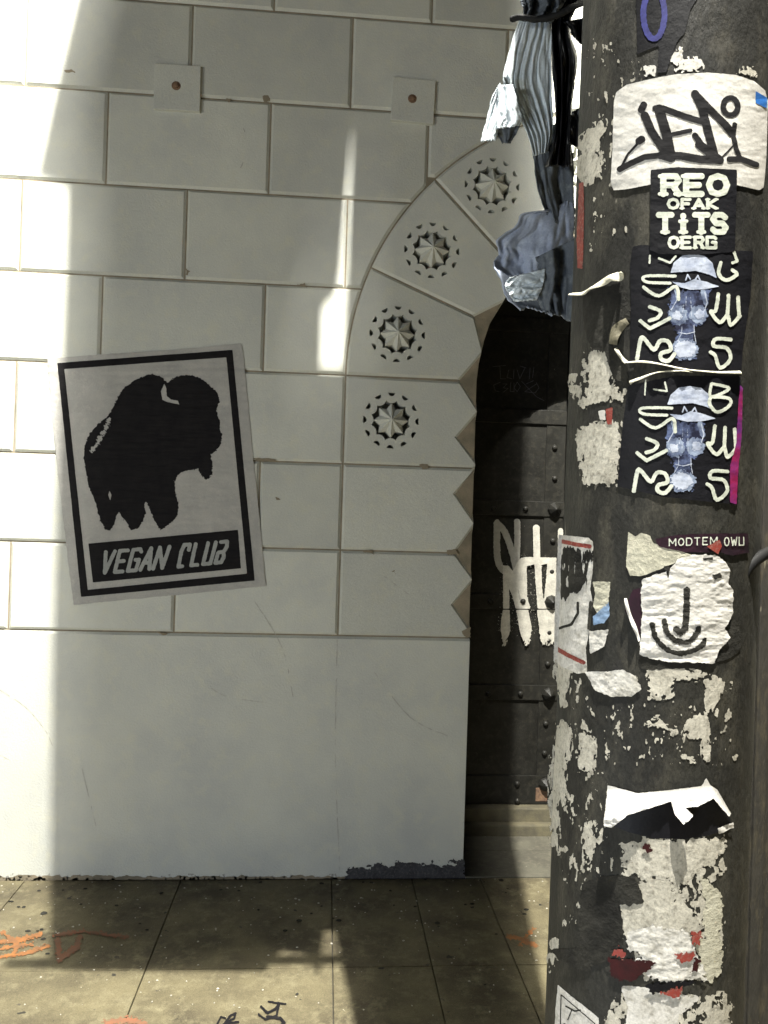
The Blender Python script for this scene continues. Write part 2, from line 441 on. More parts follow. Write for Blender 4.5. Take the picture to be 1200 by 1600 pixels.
rsrc = None
def rosette(parent, cx, cz):
    global rsrc
    if rsrc is None:
        V = [(0, -.048, 0)]; n = 16
        for k in range(n):
            a = R(k*22.5); r, y = (.0715, -.001) if k % 2 == 0 else (.050, .002)
            V.append((r*math.cos(a), y, r*math.sin(a)))
        V += [(v[0], .085, v[2]) for v in V[1:]]
        Fs = [(0, 1+(k+1) % n, 1+k) for k in range(n)]+[(1+k, 1+(k+1) % n, 1+n+(k+1) % n, 1+n+k) for k in range(n)]
        rsrc = mk('rosette', V, Fs, M['wall'], parent, org=np.array([0., 0, 0])); o = rsrc
    else:
        o = rsrc.copy(); COL.objects.link(o); o.parent = parent
    p = WO[parent.name]; o.location = (cx-p[0], -p[1], cz-p[2]); WO[o.name] = np.array([cx, 0, cz])
    return o
# edge path of the opening (x, z, y): alternating corner points and notch ends
edge = [(JX, 0, 0), (JX, .993, 0), (JX, 1.015, 0), (JX, 1.13, .07), (JX, 1.238, 0), (JX, 1.344, .07), (JX, 1.47, 0), (JX, 1.59, .07), (JX, 1.715, 0), (JX, 1.825, .07), (JX, 1.935, 0)]
def pol(r, a): return (CX-r*math.cos(R(a)), CZ+r*math.sin(R(a)))
for k in range(0, 5):
    a = 22.5*k; edge.append((*pol(RI, a), .07))
    if k < 4: edge.append((*pol(RI, a+11.25), 0))
notch_in = {1.13: (JX-.085, 1.13), 1.344: (JX-.085, 1.344), 1.59: (JX-.09, 1.59), 1.825: (JX-.09, 1.825)}
V, Fs = [], []
for fl in (0, 1):
    b = len(V)
    for x, z, y in edge:
        xx = 2*CX-x if fl else x
        V += [(xx, y, z), (xx, .12, z), (xx, DOORY+.05, z)]
    for i in range(len(edge)-1):
        q = b+3*i; Fs += [(q, q+1, q+4, q+3), (q+1, q+2, q+5, q+4)]
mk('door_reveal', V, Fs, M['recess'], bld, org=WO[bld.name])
# voussoirs and jamb stones
allholes = []
def put_stone(name, P, D, ros, facets, fl, label=None):
    holes = []
    if ros:
        holes = [scallop(*ros)]+moons(*ros)
    st = stone(P, D, holes, fl)
    parts = [st]
    hh = [[(2*CX-x, z) for x, z in h] for h in holes] if fl else holes
    for h in hh: parts.append(hole_walls(h, 0, .085))
    allholes.extend(hh)
    for tri in facets:
        parts.append(([((2*CX-x if fl else x), y, z) for x, z, y in tri], [(0, 1, 2)]))
    V, Fs = jn(parts); ob = mk(name, V, Fs, M[random.choice(('wall', 'wall', 'wall2', 'wall3'))], bld)
    if label: ob['label'] = label
    if ros: rosette(ob, (2*CX-ros[0]) if fl else ros[0], ros[1])
XL = CX-RO
for fl in (0, 1):
    # three jamb stones on each side; only the top one has a rosette
    A = {z: (JX, z) for z in (1.015, 1.238, 1.47, 1.715, 1.935)}
    n = notch_in; Q = lambda z: (JX, z, .07)
    f3 = lambda a, b: (a[0], a[1], 0) if len(a) == 2 else a
    P = [(XL, .993), (JX, .993), (JX, 1.015), n[1.13], A[1.238], n[1.344], (XL, 1.344)]
    put_stone('jamb_stone', P, [1, 0, 0, 0, 0, 1, 1], None,
              [(f3(n[1.13], 0), f3(A[1.015], 0), Q(1.13)), (f3(n[1.13], 0), f3(A[1.238], 0), Q(1.13)), (f3(n[1.344], 0), f3(A[1.238], 0), Q(1.344))], fl)
    P = [(XL, 1.344), n[1.344], A[1.47], n[1.59], (JX, 1.698), (XL, 1.698)]
    put_stone('jamb_stone', P, [1, 0, 0, 0, 1, 1], None,
              [(f3(n[1.344], 0), f3(A[1.47], 0), Q(1.344)), (f3(n[1.59], 0), f3(A[1.47], 0), Q(1.59)), (f3(n[1.59], 0), (JX, 1.715, 0), Q(1.59))], fl)
    P15 = (JX-.085, CZ-.004)
    P = [(XL, 1.698), (JX, 1.698), A[1.715], n[1.825], A[1.935], P15, (XL, CZ)]
    put_stone('jamb_stone', P, [1, 0, 0, 0, 0, 1, 1], tuple(wallS([(611, 657)])[0][[0, 2]]),
              [(f3(n[1.825], 0), f3(A[1.715], 0), Q(1.825)), (f3(n[1.825], 0), f3(A[1.935], 0), Q(1.825)), (f3(P15, 0), f3(A[1.935], 0), (*pol(RI, 0), .07))], fl)
    for k in range(4):
        a0, a1 = 22.5*k, 22.5*(k+1)
        outer = [pol(RO, a0+(a1-a0)*i/8) for i in range(9)]
        pin0, pin1 = pol(RI+.085, a0), pol(RI+.085, a1); am = (a0+a1)/2; mid = pol(RI, am)
        P = [outer[0], pin0, mid, pin1]+outer[::-1][:-1]
        D = [1, 0, 0, 1]+[1]*8
        ros = {0: tuple(wallS([(621, 522)])[0][[0, 2]]), 1: tuple(wallS([(675, 391)])[0][[0, 2]]), 2: tuple(wallS([(769, 290)])[0][[0, 2]]), 3: pol(.955, 78.7)}[k]
        put_stone('voussoir', P, D, ros, [((*pin0, 0), (*mid, 0), (*pol(RI, a0), .07)), ((*pin1, 0), (*mid, 0), (*pol(RI, a1), .07))], fl)
# one joint sheet behind every block, pierced where the rosettes go through
def joint_sheet():
    out = [(-3, .0), (JX-.004, .0), (JX-.004, .99)]
    left = [(JX-.004, .99)]+[((x-.004 if i % 2 else x-.004), z) for i, (x, z, y) in enumerate(edge) if z > 1.0]
    L = [(-3, -.01), (JX-.004, -.01)]+[(JX-.004, .99)]+[(JX-.09, z) if False else (x-.003, z) for x, z, y in edge if z > 1.0 and x < CX-.01]
    L += [(CX, CZ+RI+.003)]
    Rr = [(2*CX-x, z) for x, z in L[:-1]][::-1]
    O = L+Rr+[(2*CX+3, 5.0), (-3, 5.0)]
    vs = [Vector(p) for p in O]; ed = [(i, (i+1) % len(O)) for i in range(len(O))]
    for h in allholes:
        b = len(vs); vs += [Vector(p) for p in h]; ed += [(b+i, b+(i+1) % len(h)) for i in range(len(h))]
    ov, oe, of, *_ = delaunay_2d_cdt(vs, ed, [], 0, 1e-6)
    cs = np.array([[sum(ov[i].x for i in f)/len(f), sum(ov[i].y for i in f)/len(f)] for f in of])
    X, Y = cs[:, :1], cs[:, 1:]; ok = f_poly(X, Y, O)[:, 0] > 0
    for h in allholes: ok &= f_poly(X, Y, h)[:, 0] < 0
    # keep clear of the notches: the sheet lies deeper there
    return [(v.x, GD, v.y) for v in ov], [list(f) for f, k in zip(of, ok) if k]
V, Fs = joint_sheet(); mk('joint_mortar', V, Fs, M['groove'], bld, org=WO[bld.name])

# square anchor plates with a rusty bolt
for (px, py, wd, ang, lab) in ((278, 140, .182, .5, 'square plate at left with a small rusty bolt head'), (645, 160, .176, -1.5, 'square plate nearer the arch with a small rusty bolt head')):
    c = wallS([(px, py)])[0]
    V, Fs = box(-wd/2, wd/2, -.017, .006, -wd/2, wd/2, .0015)
    ca, sa = math.cos(R(ang)), math.sin(R(ang)); V = [(c[0]+x*ca-z*sa, y, c[2]+x*sa+z*ca) for x, y, z in V]
    ob = mk('anchor_plate', V, Fs, M['wall'], bld, org=c); ob['label'] = lab
    V, Fs = lathe((c[0]-.004, -.017, c[2]+.006), [(.019, -.001), (.018, .001), (.011, .0015), (.010, .007), (.004, .009)], n=14)
    mk('bolt', V, Fs, M['rust'], ob)

# tar-black dirt at the foot of the plinth, right end
def tarf(X, Y):
    d = f_poly(X, Y, [(545, 1358), (580, 1354), (640, 1349), (700, 1350), (727, 1347), (727, 1385), (535, 1385)])
    return np.minimum(d*.22+.15+2.0*fbm(X/16, Y/7, 3)+1.1*fbm(X/2.2, Y/2.2, 6), np.where(X < 727, 9, -1))
decal('tar_stain', wallS, .0012, tarf, (520, 1325, 727, 1385), 1.0, M['tar'], bld)
def splash(X, Y):
    return (Y-1372)*.075+1.9*fbm(X/3.2, Y/3.2, 21, 5)+.5*fbm(X/60, Y/30, 4)-.25
decal('splash_dirt', wallS, .0010, splash, (-20, 1290, 727, 1385), 1.4, M['splash'], bld)
for L_, w_, s_ in (([(0, 1078), (40, 1105), (70, 1140), (82, 1165)], .9, 1), ([(395, 935), (440, 1010), (458, 1090)], 1.0, 2), ([(585, 1050), (640, 1120), (700, 1150)], .8, 3), ([(330, 1075), (360, 1090), (440, 1100)], .6, 4), ([(527, 1000), (524, 1180), (531, 1362)], .8, 5), ([(128, 1200), (150, 1290)], .6, 6), ([(600, 900), (640, 930)], .7, 7), ([(380, 200), (384, 214), (378, 222)], .8, 8), ([(376, 262), (380, 254)], .9, 9), ([(732, 88), (733, 96)], .9, 10), ([(0, 1180), (16, 1188)], .8, 11)):
    decal('scratch', wallS, .0008, strokes([(smooth_pts(L_), w_)], 1, 1.1, 7, s_), bbx([L_]), .6, M['scratch'], bld)
for P_, s_ in (([(100, 101+9), (112, 108), (118, 113), (104, 114)], 1), ([(244, 988), (262, 990), (258, 994)], 2), ([(697, 860), (712, 858), (716, 866), (700, 867)], 3), ([(611, 893), (616, 890), (618, 896)], 4), ([(655, 726), (668, 724), (670, 732), (660, 733)], 5), ([(463, 446), (476, 443), (480, 450)], 6), ([(722, 985), (735, 980), (735, 996), (724, 994)], 7), ([(566, 862), (580, 858), (584, 866)], 8), ([(410, 150), (420, 149), (422, 158), (412, 160)], 9), ([(350, 152), (362, 155), (358, 160)], 10), ([(290, 420), (297, 424), (292, 432)], 11)):
    decal('edge_chip', wallS, .0009, poly(P_, 2.0, 3, s_), bbx([P_]), .8, M['groove'], bld)
dd = decal('foot_dirt', wallS, .001, lambda X, Y: (Y-1369)+4*fbm(X/9, Y/9, 8)+2*fbm(X/40, Y/3, 5), (-20, 1358, 560, 1385), 2.5, M['groove'], bld)

# ------------------------------------------------------------------ door
SEAM = 1.147
door = empty('iron_door', (CX, DOORY, .12), bld); door['label'] = 'dark riveted iron door deep in the arch, sprayed with silver paint'
V, Fs = jn([box(JX-.1, SEAM-.003, DOORY, DOORY+.04, .12, 2.9), box(SEAM+.003, 2*CX-JX+.1, DOORY, DOORY+.04, .12, 2.9), box(SEAM-.1, SEAM+.1, DOORY+.03, DOORY+.05, .12, 2.9)])
mk('door_leaf', V, Fs, M['iron'], door)
def dz(px, py): return doorS([(px, py)])[0]
x850 = dz(847, 900)[0]
V, Fs = jn([box(x850, SEAM-.006, DOORY-.006, DOORY+.01, .121, 2.85, .0015)]); mk('stile_plate', V, Fs, M['iron'], door)
V, Fs = jn([box(2*SEAM-x850-.04, SEAM+.012, DOORY-.009, DOORY+.01, .121, 2.85, .002)]); mk('stile_plate', V, Fs, M['iron'], door)
straps = [(783, 806), (929, 952), (1070, 1093), (1211, 1262)]
for a, b in straps+[(640, 662), (497, 519)]:
    z1, z0 = dz(820, a)[2], dz(820, b)[2]
    if b == 1262: z0 = .121
    V, Fs = jn([box(JX-.05, SEAM-.004, DOORY-.0125, DOORY+.01, z0, z1, .002), box(SEAM+.02, 2*CX-JX+.05, DOORY-.0135, DOORY+.01, z0, z1, .002)])
    mk('iron_strap', V, Fs, M['iron'], door)
rv = None; sd = None
def copy_at(src, parent, loc):
    o = src.copy(); COL.objects.link(o); o.parent = parent; o.location = Vector(np.array(loc)-WO[parent.name]); return o
rprof = [(.0135, 0), (.0135, .004), (.0115, .009), (.007, .0125), (.002, .0135)]
sprof = [(.034, 0), (.034, .006), (.030, .014), (.020, .024), (.010, .034), (.002, .040)]
V, Fs = lathe((0, 0, 0), rprof, n=14); rv = mk('rivet', V, Fs, M['iron'], door, smooth=True, org=np.zeros(3))
V, Fs = lathe((0, 0, 0), sprof, n=8); sd = mk('pointed_stud', V, Fs, M['iron'], door, org=np.zeros(3))
first = [True, True]
def place(kind, px, py, dy):
    p = dz(px, py); p[1] = DOORY-dy
    for q in (p, np.array([2*SEAM-p[0]+.03, p[1]-.003, p[2]])):
        i = 0 if kind == 'r' else 1; src = rv if i == 0 else sd
        if first[i]: src.location = Vector(q-WO[door.name]); first[i] = False
        else: copy_at(src, door, q)
for x, y in ((866, 700), (866, 748), (863, 845), (861, 893), (857, 988), (855, 1037), (852, 1130), (850, 1176)): place('r', x, y, .006)
for x, y in ((820, 795), (816, 939), (812, 1083), (807, 1223), (807, 1250), (770, 795), (765, 939), (762, 1083)): place('r', x, y, .0125)
for x, y in ((865, 796), (860, 940), (856, 1084), (851, 1224)): place('s', x, y, .0125)
V, Fs = jn([box(x850-.003, x850+.055, DOORY-.0145, DOORY, .135, .20, .002)])
ob = mk('rust_patch_plate', V, Fs, M['rust'], door); ob['label'] = 'small rust brown plate at the foot of the door'
# silver spray tag
D3 = lambda P: [(700+x/5, 780+y/5) for x, y in P]
loops = [([(378, 185), (378, 420), (400, 520), (440, 560)], 52), ([(378, 185), (440, 260), (500, 430), (540, 620), (550, 780)], 50), ([(535, 175), (535, 400), (520, 620)], 48)]
S = [(D3(smooth_pts(p, 5)), w_/5) for p, w_ in loops]
def g1(X, Y): return np.maximum.reduce([f_stroke(X, Y, p, w_) for p, w_ in S])+.9*fbm(X/2.2, Y/2.2, 3)
decal('painted_tag', doorS, .0145, g1, (765, 808, 830, 940), 1.0, M['spray'], door)
REG = D3([(425, 515), (470, 520), (500, 560), (530, 500), (560, 460), (600, 450), (840, 455), (838, 560), (855, 760), (850, 960), (842, 1160), (400, 1160), (408, 950), (425, 850)])
SLOT = [D3(p) for p in ([(608, 520), (668, 508), (682, 700), (694, 850), (640, 865), (612, 760)], [(472, 700), (492, 740), (528, 870), (552, 1010), (566, 1170), (478, 1170), (480, 1000), (474, 850)],
        [(622, 865), (688, 862), (706, 1000), (700, 1170), (652, 1170), (646, 1000)], [(722, 512), (768, 500), (758, 640), (740, 790), (728, 700)], [(541, 690), (552, 735), (575, 800), (556, 806), (545, 760)])]
ST = [(D3([(683, 225), (688, 480)]), 10.5), (D3([(872, 245), (868, 500), (866, 760)]), 8.0)]
def g2(X, Y):
    a = f_poly(X, Y, REG)+.5*fbm(X/2, Y/2, 9)
    for q in SLOT: a = np.minimum(a, -(f_poly(X, Y, q)+.8*fbm(X/1.5, Y/2.5, 3)))
    fade = np.clip((Y-984)/24, 0, 1); a = np.minimum(a, 5.0)-fade*(6.0+5*fbm(X/1.3, Y/4, 2)+3*fbm(X/6, Y/9, 7))
    b = np.maximum.reduce([f_stroke(X, Y, p, w_) for p, w_ in ST])+.5*fbm(X/1.4, Y/1.4, 9)
    fl = (fbm(X/.8, Y/.8, 33, 2)-.5)*3+np.minimum(f_poly(X, Y, REG)+5, 0)*.6-fade
    return np.where(np.abs(Y-951.5) < 1.2, -1, np.maximum(np.maximum(a, b), fl))
decal('painted_tag', doorS, .0155, g2, (770, 812, 884, 1020), .7, M['chrome'], door)
# faint chalk scribbles high on the door
ch = [[(770, 573), (790, 571)], [(781, 573), (782, 592), (790, 592)], [(795, 578), (792, 590), (800, 592)], [(803, 577), (802, 592)], [(808, 578), (812, 592), (820, 575)], [(812, 572), (822, 575)], [(828, 575), (827, 592)], [(834, 574), (832, 590)],
      [(782, 597), (771, 602), (774, 611), (780, 612)], [(785, 600), (792, 600), (786, 606), (794, 607), (786, 613)], [(798, 597), (797, 612), (803, 612), (803, 598)], [(808, 597), (813, 604), (808, 612), (803, 606), (808, 597)],
      [(815, 596), (838, 620), (850, 626)], [(838, 600), (820, 612), (836, 614), (842, 606), (838, 598)], [(822, 600), (833, 595)],
      [(866, 604), (877, 602), (881, 612), (879, 625), (868, 630), (862, 618), (866, 604)], [(866, 612), (873, 610), (868, 620)], [(874, 608), (874, 624), (879, 620)]]
decal('chalk_scribble', doorS, .002, strokes([(p,) for p in ch], .9, .3, 1, 4), (765, 566, 888, 634), .6, M['chalk'], door)

# threshold: sill stone and darker slab in the recess
V, Fs = box(JX+.002, 2*CX-JX-.002, .40, .56, -.01, .055, .008); V2, F2 = box(JX+.002, 2*CX-JX-.002, .44, .56, .05, .118, .006)
V, Fs = jn([(V, Fs), (V2, F2)]); mk('door_sill', V, Fs, M['sill'], bld)
V, Fs = jn([box(JX+.002, 2*CX-JX-.002, .0, .246, -.025, .004, .002), box(JX+.002, 2*CX-JX-.002, .25, .398, -.025, .004, .002)])
tag(mk('threshold_slab', V, Fs, M['slabdark']), kind='structure')

# ------------------------------------------------------------------ pasted poster
prel = lambda x, y: .0019*fbm(x/38, y/5, 2)+.0014*fbm(x/60, y/60, 7)+.0012*np.exp(-((y-.0*x-581+0.0*x)/3)**2)
PW = CP([(45, 128), (300, 108), (560, 92), (790, 74), (1003, 52), (1010, 95), (1030, 300), (1060, 620), (1090, 900), (1122, 1250), (700, 1292), (400, 1320), (176, 1343), (150, 1150), (110, 800), (70, 420)])
pr = decal('poster', wallS, .0035, poly(PW, .9, 5, 1), bbx([PW]), 2.2, M['paper'], relief=prel)
tag(pr, 'tilted grey paper poster of a black buffalo pasted on the white block wall', 'poster')
FO = CP([(95, 150), (958, 85), (1068, 1222), (212, 1303)]); FI = CP([(130, 180), (928, 122), (1030, 1188), (245, 1268)])
decal('printed_frame', wallS, .0042, lambda X, Y: np.minimum(f_poly(X, Y, FO), -f_poly(X, Y, FI))+.25*fbm(X/2, Y/2, 1), bbx([FO]), 1.3, M['ink'], pr, relief=prel)
BU = CP([(530, 212), (570, 207), (610, 222), (635, 250), (655, 235), (700, 212), (760, 213), (810, 232), (850, 266), (885, 300), (893, 340), (878, 375), (882, 410), (895, 440), (895, 480), (906, 510), (895, 560), (868, 588), (850, 600), (858, 650), (855, 700), (830, 725), (805, 702), (790, 670), (760, 675), (720, 680), (690, 700), (672, 730), (675, 790), (690, 850), (685, 900), (660, 930), (630, 955), (605, 970), (585, 945), (565, 900), (550, 860), (532, 828), (522, 850), (530, 890), (515, 930), (490, 965), (455, 970), (440, 935), (415, 910), (398, 885), (385, 900), (375, 940), (355, 975), (335, 970), (310, 930), (298, 890), (280, 820), (255, 770), (240, 700), (228, 620), (232, 560), (255, 500), (300, 450), (350, 410), (375, 360), (400, 310), (430, 270), (475, 238)])
horn = CP([(622, 250), (606, 290), (613, 332), (640, 343), (695, 354), (690, 336), (655, 330), (634, 312), (632, 275)])
tl = CP([(352, 780), (362, 800), (356, 830), (346, 800)])
lo_ = CP([(350, 425), (330, 480), (300, 530), (270, 580)])
def bf(X, Y):
    f = f_poly(X, Y, BU)+2.6*fbm(X/1.7, Y/1.7, 5)+.6
    f = np.minimum(f, -(f_poly(X, Y, horn)+.5*fbm(X/2, Y/2, 2))); f = np.minimum(f, -f_poly(X, Y, tl))
    h = f_stroke(X, Y, lo_, 15)-4.5+6*fbm((X*.8+Y*.5)/3, (Y*.8-X*.5)/1.1, 4)
    return np.minimum(f, -h)
decal('buffalo_print', wallS, .0042, bf, bbx([BU]), .9, M['ink'], pr, relief=prel)
BQ = CP([(248, 1040), (985, 972), (1000, 1162), (270, 1232)])
GL = {  # stroke letters in a unit box (y down)
 'V': [[(0, 0), (.38, 1), (.95, 0)]], 'E': [[(.9, 0), (.05, 0), (.05, 1), (.9, 1)], [(.05, .5), (.75, .5)]],
 'G': [[(.95, .12), (.8, 0), (.05, 0), (.05, 1), (.95, 1), (.95, .5), (.6, .5)]], 'A': [[(0, 1), (.5, 0), (1, 1)], [(.2, .68), (.8, .68)]],
 'N': [[(0, 1), (0, 0), (1, 1), (1, 0)]], 'C': [[(.95, .25), (.95, 0), (.25, 0), (.0, .3), (0, 1), (.5, 1)]], 'L': [[(.05, 0), (.05, 1), (.9, 1)]],
 'U': [[(0, 0), (0, 1), (1, 1), (1, 0)]], 'B': [[(.0, 0), (.8, 0), (.95, .25), (.7, .5), (.95, .75), (.8, 1), (0, 1)], [(.1, .5), (.7, .5)], [(0, 1), (0, .55)]],
 'R': [[(.1, 1), (.1, 0), (.8, 0), (.95, .25), (.75, .5), (.15, .5)], [(.6, .5), (.95, 1)]], 'O': [[(.5, 0), (.85, .12), (1, .5), (.85, .88), (.5, 1), (.15, .88), (0, .5), (.15, .12), (.5, 0)]],
 'F': [[(.9, 0), (.1, 0), (.1, 1)], [(.1, .5), (.75, .5)]], 'K': [[(.1, 0), (.1, 1)], [(.95, 0), (.15, .55), (.95, 1)]], 'T': [[(0, 0), (1, 0)], [(.5, 0), (.5, 1)]],
 'i': [[(.5, .38), (.5, 1)], [(.5, .05), (.5, .1)]], 'S': [[(.95, .15), (.7, 0), (.2, 0), (.0, .25), (.25, .5), (.75, .5), (1, .75), (.8, 1), (.2, 1), (0, .85)]],
 'M': [[(0, 1), (0, 0), (.5, .7), (1, 0), (1, 1)]], 'D': [[(0, 0), (0, 1), (.7, 1), (1, .7), (1, .3), (.7, 0), (0, 0)]], 'W': [[(0, 0), (.25, 1), (.5, .3), (.75, 1), (1, 0)]]}
def text(word, quad, widths=None, gap=.28, shear=0.0):
    """returns stroke polylines of the word inside the quad TL, TR, BR, BL"""
    tl_, tr_, br_, bl_ = [np.array(q, float) for q in quad]; n = len(word)
    ws = [({'i': .55, ' ': .55, 'M': 1.2, 'W': 1.2}.get(c, 1.0)) for c in word]; tot = sum(ws)+gap*(n-1); x = 0; out = []
    for c, wd in zip(word, ws):
        for p in GL.get(c, []):
            q = []
            for u, v in p:
                U_ = (x+u*wd)/tot; q.append(tuple((tl_*(1-U_)+tr_*U_)*(1-v)+(bl_*(1-U_)+br_*U_)*v))
            out.append((q,))
        x += wd+gap
    return out
T1 = text('VEGAN', CP([(334, 1082), (648, 1055), (612, 1160), (312, 1186)]), gap=.42)+text('CLUB', CP([(712, 1047), (940, 1029), (910, 1131), (692, 1154)]), gap=.66)
tf = strokes(T1, 5.9, .5, 3, 6)
decal('printed_banner', wallS, .0042, lambda X, Y: np.minimum(f_poly(X, Y, BQ)+.3*fbm(X/2, Y/2, 3), -tf(X, Y)), bbx([BQ]), .8, M['ink'], pr, relief=prel)
decal('lettering', wallS, .0044, tf, bbx([BQ]), .8, M['inkgrey'], pr, relief=prel)
# small scraps of paper and tape by the poster
for P_, s_ in (([(392, 716), (418, 716), (432, 718), (430, 721), (404, 720)], 1), ([(430, 776), (436, 778), (440, 782), (432, 781)], 2)):
    decal('tape_scrap', wallS, .002, poly(P_, .8, 3, s_), bbx([P_]), 1, M['groove'], bld)

# ------------------------------------------------------------------ post
post = empty('lamp_post', (*(PA+PD*(-1.5))[:2], 0))
tag(post, 'thick round street post in the foreground, dark paint covered in torn stickers', 'post')
V, Fs = [], []
nz = 60; nn = 72
for j in range(nz+1):
    z = (LAMP[2]+.15)*j/nz; c = PA+PD*(z-1.5)
    for k in range(nn):
        a = 2*math.pi*k/nn; r = PR if z > .35 else PR*(1.35-z)
        V.append((c[0]+r*math.cos(a), c[1]+r*math.sin(a), z))
for j in range(nz):
    for k in range(nn): Fs.append((j*nn+k, j*nn+(k+1) % nn, (j+1)*nn+(k+1) % nn, (j+1)*nn+k))
Fs.append(list(range(nz*nn, (nz+1)*nn)))
mk('shaft', V, Fs, M['pole'], post, smooth=True)
LZ = LAMP[2]; top = PA+PD*(LZ-1.5)
V, Fs = tube(smooth_pts([(top[0], top[1], LZ), (.42, -2.5, LZ+.28), (.415, -2.8, LZ+.36), (LAMP[0], -3.1, LZ+.36)]), .03); mk('arm', V, Fs, M['pole'], post)
V, Fs = jn([lathe((LAMP[0], LAMP[1], LZ+.16), [(.20, 0), (.19, .05), (.10, .14), (.04, .22)], 'z'), lathe((LAMP[0], LAMP[1], LZ+.155), [(.20, .002), (.02, .003)], 'z')])
mk('lantern_hood', V, Fs, M['iron'], post)
V, Fs = lathe((LAMP[0], LAMP[1], LZ+.06), [(.02, 0), (.03, .02), (.03, .1)], 'z'); mk('lamp_holder', V, Fs, M['iron'], post)
# unseen panel on the post, cut so its shadow gives the wall's broad shade
def to_shade_panel(P):
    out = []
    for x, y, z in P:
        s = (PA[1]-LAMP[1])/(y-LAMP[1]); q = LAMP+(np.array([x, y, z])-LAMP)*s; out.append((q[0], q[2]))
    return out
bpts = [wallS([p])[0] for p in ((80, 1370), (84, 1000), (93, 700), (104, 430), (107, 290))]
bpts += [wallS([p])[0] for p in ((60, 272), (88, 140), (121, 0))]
B1 = to_shade_panel([tuple(groundS([p])[0]) for p in ((78, 1513), (86, 1385))][:1]+[tuple(p) for p in bpts])
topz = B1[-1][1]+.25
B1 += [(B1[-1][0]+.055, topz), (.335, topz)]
slit = to_shade_panel([tuple(wallS([p])[0]) for p in ((555, 140), (546, 250), (538, 340), (532, 420), (526, 455), (503, 478), (500, 580), (548, 582))])
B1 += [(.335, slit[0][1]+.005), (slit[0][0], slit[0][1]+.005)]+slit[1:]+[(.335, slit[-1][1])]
low = to_shade_panel([tuple(groundS([p])[0]) for p in ((507, 1452), (500, 1522), (478, 1488), (440, 1482), (415, 1516))])
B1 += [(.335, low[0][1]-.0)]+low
nb = len(B1); V = [(x, PA[1]-.003, z) for x, z in B1]+[(x, PA[1]+.003, z) for x, z in B1]
Fs = [list(range(nb)), list(range(nb, 2*nb))[::-1]]+[(i, (i+1) % nb, nb+(i+1) % nb, nb+i) for i in range(nb)]
ob = mk('shade_panel', V, Fs, M['canvas']); tag(ob, 'unseen shade panel added high on the left side of the stickered post', 'banner')
for za in (topz-.06, low[-1][1]+.05):
    V, Fs = box(-.05, .38, PA[1]-.010, PA[1]-.004, za, za+.03); mk('shade_panel_rod', V, Fs, M['iron'], ob)

# ---- stickers and torn paper on the post
rel = lambda a, sx, sy, s: (lambda x, y: .45*a*(fbm(x/sx, y/sy, s)+.6))
def sticker(name, lab, cat, P, matn, off=.0012, amp=.8, sc=5, s=0, step=1.6, relief=None, group=None):
    ob = decal(name, poleS, off, poly(P, amp, sc, s), bbx([P], 6), step, M[matn], relief=relief)
    tag(ob, lab, cat, group); return ob
# big white label with a marker tag
P1 = C1([(352, 560), (365, 510), (420, 470), (560, 435), (700, 412), (870, 402), (1020, 415), (1120, 450), (1180, 500), (1196, 560), (1192, 700), (1185, 900), (1172, 1035), (1150, 1050), (1020, 1020), (560, 1018), (420, 1045), (350, 1050), (335, 1010), (345, 800)])
r1 = rel(.0009, 30, 14, 3)
s1 = sticker('sticker', 'large white sticker with rounded top and a black marker tag, highest on the post', 'sticker', P1, 'white', .0012, .4, 5, 1, 1.8, r1)
JT = [([(516, 580), (502, 608)], 34), ([(522, 640), (560, 730), (600, 790), (650, 870)], 42), ([(505, 770), (490, 780)], 36), ([(495, 782), (430, 850), (385, 938)], 12), ([(385, 935), (440, 905), (520, 868), (600, 860), (660, 880)], 30),
      ([(600, 605), (640, 740), (665, 870)], 50), ([(580, 600), (620, 600), (740, 645), (830, 672)], 32), ([(665, 745), (770, 722)], 22), ([(610, 860), (720, 862), (830, 882), (930, 885)], 40),
      ([(797, 522), (835, 600), (860, 700), (905, 870)], 42), ([(797, 522), (880, 610), (960, 690), (1000, 740)], 38), ([(1012, 690), (1005, 750), (1020, 820), (1045, 880)], 24), ([(1000, 810), (930, 885)], 8),
      ([(795, 750), (825, 790)], 30), ([(820, 800), (930, 885)], 44), ([(985, 880), (1050, 880), (1130, 910)], 30), ([(990+40*math.cos(t), 590+48*math.sin(t)) for t in np.linspace(0, 6.3, 20)], 28)]
decal('marker_tag', poleS, .0018, strokes([(C1(p), w_*1.1/3.529) for p, w_ in JT], 1, .35, 2, 3), bbx([P1]), .9, M['ink'], s1, relief=r1)
decal('blue_square', poleS, .0018, poly(C1([(1128, 505), (1190, 540), (1188, 600), (1128, 570)])), bbx([C1([(1128, 505), (1196, 600)])]), 1, M['bluesq'], s1, relief=r1)
